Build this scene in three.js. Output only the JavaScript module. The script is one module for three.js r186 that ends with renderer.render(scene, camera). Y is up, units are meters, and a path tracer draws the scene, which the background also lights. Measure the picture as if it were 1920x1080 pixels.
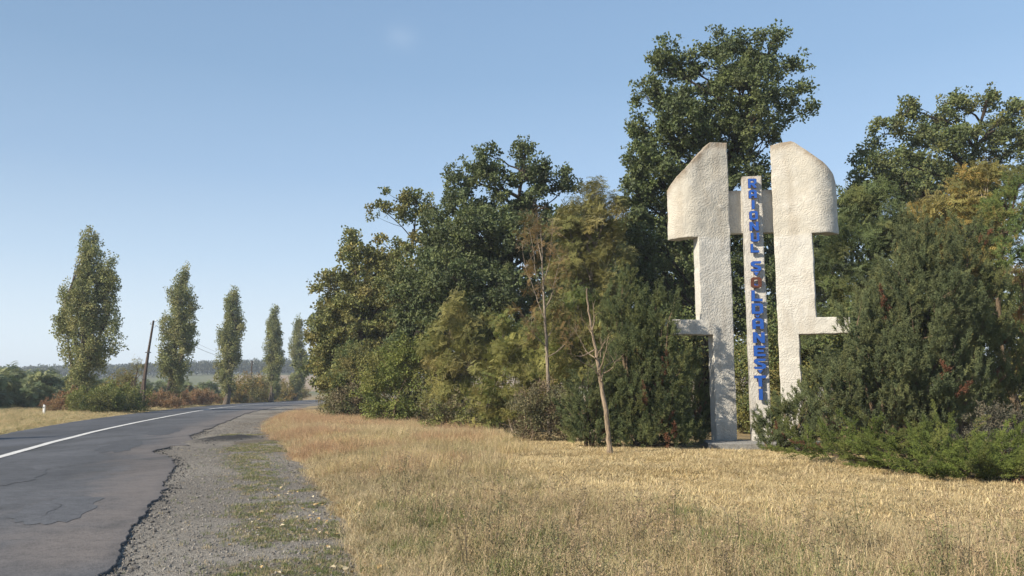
import * as THREE from 'three';
import { mergeGeometries, toCreasedNormals } from 'three/addons/utils/BufferGeometryUtils.js';
import { TessellateModifier } from 'three/addons/modifiers/TessellateModifier.js';

// ------------------------------------------------------------------ camera, sky, sun, exposure
const scene = new THREE.Scene();
const EYE = 1.6, PITCH = Math.atan(0.13), FPX = 1500;
const camera = new THREE.PerspectiveCamera(2 * Math.atan(540 / FPX) * 180 / Math.PI, 16 / 9, 0.1, 3000);
camera.position.set(0, EYE, 0);
camera.rotation.x = PITCH;
const SUN_AZ = 32 * Math.PI / 180, SUN_EL = 35 * Math.PI / 180;      // azimuth from -x towards the camera's side
const sunDir = new THREE.Vector3(-Math.cos(SUN_AZ) * Math.cos(SUN_EL), Math.sin(SUN_EL), Math.sin(SUN_AZ) * Math.cos(SUN_EL));
const EXPOSURE = 1.46;

function mulberry(a) { return () => { a |= 0; a = a + 0x6D2B79F5 | 0; let t = Math.imul(a ^ a >>> 15, 1 | a); t = t + Math.imul(t ^ t >>> 7, 61 | t) ^ t; return ((t ^ t >>> 14) >>> 0) / 4294967296; }; }
let rnd = mulberry(7);
const R = (a, b) => a + (b - a) * rnd();
const gauss = () => (rnd() + rnd() + rnd() + rnd() - 2) * 0.866 * 1.15;
const clamp = (x, a = 0, b = 1) => Math.min(b, Math.max(a, x));
const sstep = (a, b, x) => { const t = clamp((x - a) / (b - a)); return t * t * (3 - 2 * t); };
const lerp = (a, b, t) => a + (b - a) * t;
function hash2(x, y) { let h = Math.imul(x, 374761393) + Math.imul(y, 668265263) | 0; h = Math.imul(h ^ h >>> 13, 1274126177); return ((h ^ h >>> 16) >>> 0) / 4294967296; }
function vnoise(x, y) {
  const xi = Math.floor(x), yi = Math.floor(y), fx = x - xi, fy = y - yi, u = fx * fx * (3 - 2 * fx), v = fy * fy * (3 - 2 * fy);
  return lerp(lerp(hash2(xi, yi), hash2(xi + 1, yi), u), lerp(hash2(xi, yi + 1), hash2(xi + 1, yi + 1), u), v);
}
function fbm(x, y, o = 4) { let s = 0, a = 0.5, n = 0; for (let i = 0; i < o; i++) { s += a * vnoise(x, y); n += a; x = x * 2.03 + 17.1; y = y * 2.03 + 9.7; a *= 0.5; } return s / n; }
function tnoise(x, y, p) {   // periodic value noise
  const xi = Math.floor(x), yi = Math.floor(y), fx = x - xi, fy = y - yi, u = fx * fx * (3 - 2 * fx), v = fy * fy * (3 - 2 * fy), w = (k) => ((k % p) + p) % p;
  return lerp(lerp(hash2(w(xi), w(yi)), hash2(w(xi + 1), w(yi)), u), lerp(hash2(w(xi), w(yi + 1)), hash2(w(xi + 1), w(yi + 1)), u), v);
}

// clear late-summer sky: pale near the horizon, deeper blue with height, a little lighter away from the sun's side
{
  const W = 1024, Hh = 512, d = new Float32Array(W * Hh * 4);
  const stops = [[-90, .30, .29, .25], [-2, .50, .55, .58], [0, .66, .725, .76], [4, .57, .665, .735], [9, .42, .55, .69], [15, .295, .43, .61], [22, .215, .34, .515], [30, .175, .285, .455], [50, .13, .23, .40], [90, .11, .195, .35]];
  for (let j = 0; j < Hh; j++) {
    const el = (j + .5) / Hh * 180 - 90;
    let k = 0; while (k < stops.length - 2 && stops[k + 1][0] < el) k++;
    const a = stops[k], b = stops[k + 1], t = clamp((el - a[0]) / (b[0] - a[0]));
    for (let i = 0; i < W; i++) {
      const az = ((i + .5) / W - .5) * 2 * Math.PI, x = Math.cos(az), z = Math.sin(az);    // direction = (x, z) on the ground
      const side = 1 + 0.21 * (x * .95 + z * -.1) * sstep(2, 16, el) ;
      const o = (j * W + i) * 4;
      for (let c = 0; c < 3; c++) d[o + c] = lerp(a[c + 1], b[c + 1], t) * side * .95;
      // one faint wisp of cloud
      const wx = (az + Math.PI / 2 + .145) * 57.3, wy = el - 24.6, q = Math.exp(-(wx * wx / 1.1 + wy * wy / .5)) * (.4 + .9 * fbm(wx * 1.7 + 40, wy * 2.5 + 9, 3));
      for (let c = 0; c < 3; c++) d[o + c] += q * [.045, .04, .03][c];
      d[o + 3] = 1;
    }
  }
  const t = new THREE.DataTexture(d, W, Hh, THREE.RGBAFormat, THREE.FloatType);
  t.mapping = THREE.EquirectangularReflectionMapping; t.magFilter = t.minFilter = THREE.LinearFilter; t.needsUpdate = true;
  scene.background = t; scene.environment = t;
}
const sun = new THREE.DirectionalLight(new THREE.Color(1, .89, .73), 5);
sun.position.copy(sunDir).multiplyScalar(150).add(new THREE.Vector3(0, 0, -40));
sun.target.position.set(0, 0, -40);
sun.castShadow = true; sun.shadow.mapSize.set(4096, 4096); sun.shadow.radius = 1;
Object.assign(sun.shadow.camera, { left: -110, right: 110, top: 110, bottom: -110, near: 1, far: 400 });
scene.add(sun, sun.target);
scene.fog = new THREE.FogExp2(new THREE.Color(.80, .88, 1.0), 0.00055);

// ------------------------------------------------------------------ naming and geometry helpers
const taken = {};
function numbered(n) { const k = taken[n] = (taken[n] ?? -1) + 1; return k ? n + '_' + String(k).padStart(3, '0') : n; }
function thing(name, label, category, [x, y, z] = [0, 0, 0], group) {
  const o = new THREE.Group(); o.name = numbered(name); o.position.set(x, y, z); o.userData = { label, category };
  if (group) o.userData.group = group;
  scene.add(o); return o;
}
function part(name, geo, mat, parent, kind) { const m = new THREE.Mesh(geo, mat); m.name = name; if (kind) m.userData.kind = kind; parent.add(m); return m; }
function structure(name, geo, mat) { const m = new THREE.Mesh(geo, mat); m.name = numbered(name); m.userData = { kind: 'structure' }; scene.add(m); return m; }
// a point of the place that the photograph shows at (px, py), at depth d in front of the eye
function at(px, py, d) {
  const x = (px - 960) / FPX, y = (540 - py) / FPX, c = Math.cos(PITCH), s = Math.sin(PITCH), t = d / (c - y * s);
  return new THREE.Vector3(x * t, EYE + (y * c + s) * t, -d);
}
class GB {   // geometry builder
  constructor() { this.p = []; this.i = []; this.uv = []; this.c = []; }
  v(x, y, z, u = 0, w = 0) { this.p.push(x, y, z); this.uv.push(u, w); return this.p.length / 3 - 1; }
  tri(a, b, c) { this.i.push(a, b, c); }
  quad(a, b, c, d) { this.i.push(a, b, c, a, c, d); }
  tube(pts, rad, sides = 6, cap = true) {
    const T = new THREE.Vector3(), A = new THREE.Vector3(), B = new THREE.Vector3(), rings = []; let len = 0;
    A.set(.31, .1, .94);
    for (let k = 0; k < pts.length; k++) {
      T.subVectors(pts[Math.min(k + 1, pts.length - 1)], pts[Math.max(k - 1, 0)]).normalize();
      if (Math.abs(T.dot(A)) > .95) A.set(.94, .1, -.31);
      A.addScaledVector(T, -T.dot(A)).normalize(); B.crossVectors(T, A);
      if (k) len += pts[k].distanceTo(pts[k - 1]);
      const ring = [];
      for (let s = 0; s <= sides; s++) {
        const a = s / sides * Math.PI * 2, ca = Math.cos(a) * rad[k], sa = Math.sin(a) * rad[k];
        ring.push(this.v(pts[k].x + A.x * ca + B.x * sa, pts[k].y + A.y * ca + B.y * sa, pts[k].z + A.z * ca + B.z * sa, s / sides * Math.max(.1, rad[0] * 6), len));
      }
      rings.push(ring);
    }
    for (let k = 0; k + 1 < rings.length; k++) for (let s = 0; s < sides; s++) this.quad(rings[k][s], rings[k][s + 1], rings[k + 1][s + 1], rings[k + 1][s]);
    if (cap) { const e = pts.length - 1, m = this.v(pts[e].x, pts[e].y, pts[e].z); for (let s = 0; s < sides; s++) this.tri(rings[e][s], rings[e][s + 1], m); }
  }
  build() {
    const g = new THREE.BufferGeometry();
    g.setAttribute('position', new THREE.Float32BufferAttribute(this.p, 3)); g.setAttribute('uv', new THREE.Float32BufferAttribute(this.uv, 2));
    if (this.c.length) g.setAttribute('color', new THREE.Float32BufferAttribute(this.c, 3));
    g.setIndex(this.i); g.computeVertexNormals(); return g;
  }
}
function curve(a, b, n, bow, wob = 0) {   // points from a to b, bowed by a vector, with wobble
  const out = []; for (let k = 0; k <= n; k++) { const t = k / n, q = 4 * t * (1 - t), p = a.clone().lerp(b, t).addScaledVector(bow, q); if (wob && k && k < n) p.add(new THREE.Vector3(R(-wob, wob), R(-wob, wob), R(-wob, wob))); out.push(p); } return out;
}
function dataTex(n, fn, srgb, rep = 1) {
  const d = new Uint8Array(n * n * 4);
  for (let j = 0; j < n; j++) for (let i = 0; i < n; i++) { const c = fn(i / n, j / n, i, j), o = (j * n + i) * 4; for (let k = 0; k < 3; k++) { const q = clamp(c[k] ?? c[0]); d[o + k] = (srgb ? (q <= .0031308 ? q * 12.92 : 1.055 * Math.pow(q, 1 / 2.4) - .055) : q) * 255; } d[o + 3] = 255; }
  const t = new THREE.DataTexture(d, n, n); t.wrapS = t.wrapT = THREE.RepeatWrapping; t.magFilter = THREE.LinearFilter; t.minFilter = THREE.LinearMipmapLinearFilter; t.generateMipmaps = true; t.repeat.set(rep, rep);
  if (srgb) t.colorSpace = THREE.SRGBColorSpace; t.needsUpdate = true; return t;
}
const lin = (r, g, b) => new THREE.Color().setRGB(r, g, b);

// ------------------------------------------------------------------ the lie of the land
function poly(pts) { return (d) => {   // x as a smooth function of depth
  if (d <= pts[0][1]) { const [a, b] = pts; return a[0] + (d - a[1]) * (b[0] - a[0]) / (b[1] - a[1]); }
  for (let k = 0; k + 1 < pts.length; k++) if (d <= pts[k + 1][1]) {
    const p0 = pts[Math.max(k - 1, 0)], p1 = pts[k], p2 = pts[k + 1], p3 = pts[Math.min(k + 2, pts.length - 1)], t = (d - p1[1]) / (p2[1] - p1[1]);
    const m1 = (p2[0] - p0[0]) / (p2[1] - p0[1]) * (p2[1] - p1[1]), m2 = (p3[0] - p1[0]) / (p3[1] - p1[1]) * (p2[1] - p1[1]), t2 = t * t, t3 = t2 * t;
    return (2 * t3 - 3 * t2 + 1) * p1[0] + (t3 - 2 * t2 + t) * m1 + (-2 * t3 + 3 * t2) * p2[0] + (t3 - t2) * m2;
  }
  const b = pts[pts.length - 1], a = pts[pts.length - 2]; return b[0] + (d - b[1]) * (b[0] - a[0]) / (b[1] - a[1]);
}; }
const rightX0 = poly([[-1.2, 0], [-3.0, 5], [-3.69, 7.28], [-4.41, 9.42], [-5.76, 13.4], [-7.03, 17.04], [-8.6, 20.5], [-10.6, 25.4], [-13.2, 35], [-16.2, 46.3], [-20.3, 62], [-24.2, 81], [-27.3, 100], [-29.5, 120], [-31, 144], [-31, 160]]);
const leftX = poly([[-10.6, 0], [-12.4, 10], [-15.9, 20], [-19.4, 30.7], [-22.9, 41], [-26.1, 52], [-31.5, 74], [-35.6, 95], [-38.0, 112], [-39.6, 130], [-40.6, 150], [-40.6, 165]]);
const centerX = poly([[-5.8, 0], [-9.0, 9], [-12.59, 20.05], [-14.61, 25.9], [-17.52, 35.07], [-21.73, 50.02], [-27.9, 74.16], [-31.0, 90], [-33.1, 105], [-34.6, 122], [-35.7, 144], [-35.7, 162]]);
const grassX = poly([[0.6, 0], [-1.5, 7.28], [-2.07, 9.42], [-3.23, 13.4], [-5.36, 19.73], [-7.4, 25.5], [-9.6, 31], [-12.9, 41], [-17.6, 60], [-20.6, 74], [-24.5, 90], [-27, 110], [-28.6, 130], [-29, 160]]);
// broken edge of the asphalt: bites and jags
const rightX = (d) => rightX0(d) + (d < 90 ? (fbm(d * .6, 3.3, 2) - .5) * .3 + (fbm(d * 3.2, 8.1, 4) - .5) * .2 : 0) - .5 * Math.exp(-Math.pow((d - 22.2) / 1.3, 2)) + .75 * Math.exp(-Math.pow((d - 18.6) / 1.2, 2)) * 0 + .5 * sstep(24.3, 24.8, d) * (1 - sstep(26, 31, d));
function H(x, d) {
  let h = 0;
  // meadow rises to the monument
  h += .13 * sstep(9, 20.5, d) * sstep(-3.5, 3.5, x) * (1 - .5 * sstep(60, 110, d));
  h += (fbm(x * .35 + 30, d * .35, 3) - .5) * .16 * sstep(0, 2.5, x - grassX(d));
  h += .12 * Math.exp(-((x + 4) ** 2 / 6 + (d - 24) ** 2 / 16));
  // hollow for road and shoulder
  if (d < 200) {
    const m = .35 + Math.max(0, d - 20) * .03, l = leftX(d), r = grassX(d), n = d < 40 ? (fbm(x * .9, d * .9, 3) - .5) * .5 : 0;
    const out = x < l ? (l - x) / m : x > r + n ? (x - r - n) / m : 0;
    h = lerp(-.13 - Math.max(0, d - 40) * .0015, h, sstep(0, 1, out));
    if (x < l) h -= .06 * sstep(1, 9, l - x);
  }
  // far slopes: a field and a ridge
  h += sstep(170, 420, d) * 8.5 * sstep(-420, -120, x) + sstep(380, 640, d) * 9 + sstep(640, 800, d) * 4;
  h += sstep(300, 700, d) * (fbm(x * .006 + 4, d * .004, 3) - .5) * 16;
  return h;
}
const ground = (x, d) => new THREE.Vector3(x, H(x, d), -d);

// ------------------------------------------------------------------ materials
const speck = dataTex(512, (u, v, i, j) => { const a = hash2(i, j), b = tnoise(u * 128, v * 128, 128), c = tnoise(u * 40, v * 40, 40); const k = .74 + .40 * (a - .5) + .52 * (b - .5) + .24 * (c - .5) + .2 * (tnoise(u * 9, v * 9, 9) - .5); return [k, k, k]; }, true);
const speckBump = dataTex(512, (u, v, i, j) => [.3 * hash2(i, j) + .45 * tnoise(u * 128, v * 128, 128) + .25 * tnoise(u * 48, v * 48, 48)], false);
const soilTex = dataTex(512, (u, v, i, j) => { const k = .74 + .42 * (tnoise(u * 90, v * 90, 90) - .5) + .3 * (hash2(i, j) - .5) + .25 * (tnoise(u * 17, v * 17, 17) - .5); return [k, k * .985, k * .96]; }, true);
const gravelTex = (() => {    // stones of about 2 cm in a 1.6 m tile
  const n = 1024, cells = 84, col = new Float32Array(n * n), hgt = new Float32Array(n * n);
  const w = (k) => ((k % cells) + cells) % cells;
  for (let j = 0; j < n; j++) for (let i = 0; i < n; i++) {
    const x = i / n * cells, y = j / n * cells, xi = Math.floor(x), yi = Math.floor(y); let best = 9, second = 9, id = 0;
    for (let b = -1; b <= 1; b++) for (let a = -1; a <= 1; a++) { const cx = w(xi + a), cy = w(yi + b), dx = xi + a + hash2(cx, cy) - x, dy = yi + b + hash2(cx + 500, cy) - y, q = dx * dx + dy * dy; if (q < best) { second = best; best = q; id = hash2(cx + 900, cy + 77); } else if (q < second) second = q; }
    const edge = Math.sqrt(second) - Math.sqrt(best), s = clamp(edge * 3);
    const dust = tnoise(i / n * 12, j / n * 12, 12);
    col[j * n + i] = lerp(.62, .30 + .7 * id, s * clamp(1.5 - dust)); hgt[j * n + i] = s * (.35 + .65 * hash2(Math.floor(id * 9999), 3)) * clamp(1.6 - dust);
  }
  return { map: dataTex(n, (u, v, i, j) => { const k = col[j * n + i]; return [k, k * .99, k * .97]; }, true), bump: dataTex(n, (u, v, i, j) => [hgt[j * n + i]], false) };
})();
const stuccoBump = dataTex(1024, (u, v, i, j) => {
  const a = tnoise(u * 30, v * 30, 30), b = tnoise(u * 70 + 5, v * 70, 70), c = tnoise(u * 150, v * 150, 150), d = tnoise(u * 9, v * 9, 9);
  return [.16 * a + (.30 + .25 * d) * sstep(.25, .8, b) + .3 * c];
}, false);
const stuccoTex = dataTex(1024, (u, v, i, j) => {
  const st = tnoise(u * 7, v * 7, 7) * .6 + tnoise(u * 19, v * 19, 19) * .4, g = tnoise(u * 90, v * 90, 90), f = hash2(i, j);
  const patch = sstep(.60, .72, tnoise(u * 11 + 3, v * 11, 11)) * .06, k = .86 + .10 * (st - .5) + .10 * (g - .5) + .05 * (f - .5) + patch;
  return [k, k * (.985 - .02 * st), k * (.955 - .045 * st)];
}, true);
const barkTex = dataTex(512, (u, v, i, j) => { const k = .68 + .6 * (tnoise(u * 48, v * 7, 48) - .5) + .35 * (tnoise(u * 96, v * 24, 96) - .5) + .2 * (hash2(i, j) - .5); return [k, k * .97, k * .93]; }, true);
const barkBump = dataTex(512, (u, v) => [.6 * tnoise(u * 48, v * 7, 48) + .4 * tnoise(u * 96, v * 24, 96)], false);
const std = (o) => new THREE.MeshStandardMaterial({ roughness: 1, metalness: 0, ...o });
const barkMat = (r, g, b) => std({ color: lin(r, g, b), map: barkTex, bumpMap: barkBump, bumpScale: .02 });
const M = {
  ground: std({ vertexColors: true, map: soilTex, bumpMap: soilTex, bumpScale: .02 }),
  asphalt: std({ vertexColors: true, map: speck, bumpMap: speckBump, bumpScale: .006, roughness: .82 }),
  gravel: std({ vertexColors: true, map: gravelTex.map, bumpMap: gravelTex.bump, bumpScale: .016 }),
  line: std({ color: lin(.78, .78, .76), map: soilTex, roughness: .7 }),
  stucco: std({ color: lin(.625, .62, .595), map: stuccoTex, bumpMap: stuccoBump, bumpScale: .014, vertexColors: true }),
  concrete: std({ color: lin(.34, .34, .33), map: soilTex, bumpMap: speckBump, bumpScale: .01 }),
  blue: std({ color: lin(.012, .08, .36), roughness: .45 }),
  rust: std({ color: lin(.13, .045, .024), map: soilTex, roughness: .9 }),
  darkBark: barkMat(.10, .078, .058), greyBark: barkMat(.34, .29, .23), deadBark: barkMat(.36, .285, .205), twig: barkMat(.2, .15, .10), poplarBark: barkMat(.17, .14, .11),
  pole: barkMat(.13, .10, .085), white: std({ color: lin(.8, .8, .78), roughness: .6 }), black: std({ color: lin(.02, .02, .022), roughness: .6 }), wire: std({ color: lin(.12, .12, .12) }),
  insulator: std({ color: lin(.75, .74, .7), roughness: .3 }), stone: std({ color: lin(1, 1, 1), map: soilTex }),
};
const leafMat = (trans = .35, rough = .85) => new THREE.MeshPhysicalMaterial({ color: 0xffffff, roughness: rough, transmission: trans, thickness: 0, side: THREE.DoubleSide, specularIntensity: .7 });
M.leaf = leafMat(.34); M.needle = leafMat(.12, .9); M.straw = std({ color: 0xffffff, roughness: .9, side: THREE.DoubleSide, vertexColors: true });

// ------------------------------------------------------------------ ground, shoulder, road
{
  const lines = (lo, a, b, hi, fine, grow) => { const o = []; for (let x = a; x <= b; x += fine) o.push(x); let s = fine; for (let x = b; x < hi;) { s *= grow; x += s; o.push(Math.min(x, hi)); } s = fine; for (let x = a; x > lo;) { s *= grow; x -= s; o.unshift(Math.max(x, lo)); } return o; };
  const xs = lines(-900, -14, 15, 900, .14, 1.06), ds = lines(-120, 3.5, 27, 1100, .14, 1.05);
  const g = new GB();
  for (const d of ds) for (const x of xs) {
    g.v(x, H(x, d), -d, x / 1.3, d / 1.3);
    const n = fbm(x * 1.3, d * 1.3, 4), n2 = fbm(x * .18 + 50, d * .18, 3); let c;
    c = [lerp(.30, .40, n), lerp(.225, .30, n), lerp(.11, .155, n)];
    const soil = sstep(.55, .7, fbm(x * .7 + 9, d * .7, 3)); c = c.map((q, k) => lerp(q, [.20, .155, .10][k], soil * .5));
    if (d > 190) { const f = sstep(190, 240, d); const field = d > 250 && d < 480 && x > -.36 * d; c = c.map((q, k) => lerp(q, (field ? [.36, .275, .18] : [.15, .165, .08])[k] * (.85 + .3 * n2), f)); }
    g.c.push(...c);
  }
  const nx = xs.length; for (let j = 0; j + 1 < ds.length; j++) for (let i = 0; i + 1 < nx; i++) { const a = j * nx + i; g.quad(a, a + 1, a + nx + 1, a + nx); }
  structure('ground', g.build(), M.ground);
}
{ // gravel shoulder between the asphalt and the meadow
  const g = new GB(), rows = []; for (let d = -6; d < 150; d += d < 30 ? .16 : .8) rows.push(d);
  const nu = 34;
  for (const d of rows) for (let k = 0; k < nu; k++) {
    const a = rightX0(d) - .5, b = grassX(d) + .9 + d * .02, x = lerp(a, b, k / (nu - 1)), q = (x - rightX0(d)) / Math.max(.5, grassX(d) - rightX0(d));
    const n = fbm(x * 1.1 + 3, d * 1.1, 4), n3 = fbm(x * 4, d * 4, 3), lump = Math.exp(-((x + 9.6) ** 2 / .9 + (d - 27.5) ** 2 / 4));
    g.v(x, -.036 + (n - .5) * .05 + (n3 - .5) * .025 + lump * (.05 + .2 * n3) - .03 * sstep(.9, 1.3, q), -d, x / 1.6, d / 1.6);
    let c = [.285, .26, .225]; const pale = sstep(.5, .68, fbm(x * .55 + 70, d * .4, 3)); c = c.map((v, i) => lerp(v, [.40, .37, .32][i], pale * .8));
    const dirt = sstep(.5, .62, n) * sstep(.35, .6, q); c = c.map((v, i) => lerp(v, [.19, .15, .10][i], dirt * .75));
    const tar = sstep(.35, .75, lump + (n3 - .5) * .9) ; c = c.map((v, i) => lerp(v, [.055, .054, .055][i], clamp(tar) * (lump > .12 ? 1 : 0)));
    g.c.push(...c);
  }
  for (let j = 0; j + 1 < rows.length; j++) for (let k = 0; k + 1 < nu; k++) { const a = j * nu + k; g.quad(a, a + 1, a + nu + 1, a + nu); }
  structure('gravel_shoulder', g.build(), M.gravel);
}
const roadPairs = []; // [left x, left d, right x, right d]
for (let d = -14; d < 152; d += d < 45 ? .09 : .7) roadPairs.push([leftX(d) + (fbm(d * 2, 40, 3) - .5) * .25, d, rightX(d), d]);
roadPairs.push([-40, 172, -30.2, 158], [-37, 182, -28.5, 163], [-30, 193, -24, 172], [-15, 203, -12, 183], [10, 208, 10, 190]);
{
  const g = new GB(), nu = 46, edge = [];
  const crown = (t) => .012 * (1 - Math.pow(2 * t - 1, 2));
  for (const [lx, ld, rx, rd] of roadPairs) {
    for (let k = 0; k < nu; k++) {
      const t = k / (nu - 1), x = lerp(lx, rx, t), d = lerp(ld, rd, t);
      const n = fbm(x * .9, d * .35, 4), n2 = fbm(x * 3.1 + 7, d * 1.3, 4), n4 = fbm(x * .33 + 19, d * .16, 3);
      g.v(x, crown(t) + (n - .5) * .012, -d, x / .9, d / .9);
      let c = [.108, .111, .120].map((v) => v * (.62 + .76 * n) * (.86 + .28 * n2));
      const lane = t < .47;   // the far lane was resurfaced: darker, bluer
      if (lane) c = c.map((v, i) => v * [.86, .88, .92][i]);
      const dust = sstep(.74, .97, t + (n2 - .5) * .22) * sstep(.30, .55, n4 + .18 * t); c = c.map((v, i) => lerp(v, [.19, .165, .15][i], dust * .9));
      const patch = sstep(.56, .6, n4) * sstep(.4, .5, n2); c = c.map((v) => v * (1 - .22 * patch));
      const tar = sstep(.66, .7, fbm(x * .7 + 33, d * .22 + 5, 3)); c = c.map((v) => lerp(v, .055, tar * .55));
      if (!lane && t > .62 && t < .82) c = c.map((v) => v * (1 + .15 * (n2 - .35)));
      g.c.push(...c);
    }
    // right side: a broken face down to the gravel
    g.v(rx + .015, -.02, -rd, rx / .9 + .03, rd / .9); g.c.push(.085, .085, .088);
    g.v(rx + .05 * hash2(Math.round(rd * 11), 5), -.15, -rd, rx / .9 + .1, rd / .9); g.c.push(.085, .083, .082);
    g.v(lx - .03, -.15, -ld, lx / .9 - .1, ld / .9); g.c.push(.06, .06, .06);
  }
  const w = nu + 3;
  for (let j = 0; j + 1 < roadPairs.length; j++) {
    for (let k = 0; k < nu + 1; k++) { const a = j * w + k; g.quad(a, a + 1, a + w + 1, a + w); }
    const l = j * w + nu + 2, o = j * w; g.quad(l, o, o + w, l + w);
  }
  structure('road', g.build(), M.asphalt);
}
{ // patched places and cracks in the old asphalt
  const roadY = (x, d) => { const t = clamp((x - leftX(d)) / (rightX(d) - leftX(d))); return .012 * (1 - Math.pow(2 * t - 1, 2)) + (fbm(x * .9, d * .35, 4) - .5) * .012; };
  rnd = mulberry(201);
  const patchAt = (cx, cd, w, l, tone) => {
    const g = new GB(), N = 40, dir = (centerX(cd + 1) - centerX(cd - 1)) / 2, ring = [];
    for (let q = 0; q <= 3; q++) for (let k = 0; k < N; k++) { const a = k / N * 6.283, sq = 1 / Math.max(Math.abs(Math.cos(a)), Math.abs(Math.sin(a))), r = q / 3 * Math.min(1.15, sq) * (1 + (fbm(Math.cos(a) * 5 + cx, Math.sin(a) * 5 + cd, 4) - .5) * .8), v = Math.sin(a) * r * l, d = cd + v, x = cx + Math.cos(a) * r * w + v * dir; g.v(x, roadY(x, d) + .005, -d, x / .9 + .37, d / .9); const j = tone * (.8 + .4 * fbm(x * 4, d * 4, 3)); g.c.push(.1 * j, .103 * j, .112 * j); }
    for (let q = 0; q < 3; q++) for (let k = 0; k < N; k++) { const a = q * N + k, b = q * N + (k + 1) % N; g.quad(a, b, b + N, a + N); }
    structure('asphalt_patch', g.build(), M.asphalt);
  };
  patchAt(-11.6, 24.2, .5, 2.6, .82); patchAt(-9.6, 15.6, .6, 1.6, .86); patchAt(-14.2, 33, .6, 2.6, .82); patchAt(-6.2, 11.2, .45, 1.3, 1.12);
  const crack = (x, d, ang, n, wid) => {
    const g = new GB(); let j = 0;
    for (let k = 0; k < n; k++) { const w = wid * (.3 + .9 * rnd()) * Math.sin((k + .6) / n * 3.1), nx = Math.cos(ang), nd = -Math.sin(ang); g.v(x - nx * w, roadY(x - nx * w, d - nd * w) + .008, -(d - nd * w), x, d); g.v(x + nx * w, roadY(x + nx * w, d + nd * w) + .008, -(d + nd * w), x + .02, d); g.c.push(.05, .05, .052, .05, .05, .052); if (j++) { const a = j * 2 - 2; g.quad(a - 2, a - 1, a + 1, a); } ang += R(-.55, .55) * .6; x += Math.sin(ang) * .12; d += Math.cos(ang) * .12; }
    structure('road_crack', g.build(), M.asphalt);
  };
  for (const [x, d, a, n] of [[-6.0, 10.5, -.4, 16], [-9.2, 18, -.5, 26], [-13.2, 27, -.5, 30], [-10.2, 20.6, 1.0, 12]]) crack(x, d, a, n, .007);
}
{ // white centre line
  const g = new GB(); let j = 0; const rows = []; for (let d = -12; d < 150; d += .3) rows.push(d);
  for (const d of rows) {
    const s = (centerX(d + .5) - centerX(d - .5)), hw = .115 * Math.sqrt(1 + s * s) * (1 + .12 * (fbm(d * 3, 2, 2) - .5));
    const t = (centerX(d) - leftX(d)) / (rightX(d) - leftX(d)), y = .012 * (1 - Math.pow(2 * t - 1, 2)) + .012, w = (fbm(d * .5, 77, 2) - .5) * .05;
    g.v(centerX(d) - hw + w, y, -d, centerX(d), d); g.v(centerX(d) + hw + w, y, -d, centerX(d) + .15, d);
    if (j++) { const a = (j - 1) * 2; g.quad(a - 2, a - 1, a + 1, a); }
  }
  structure('road_marking', g.build(), M.line);
}

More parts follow.
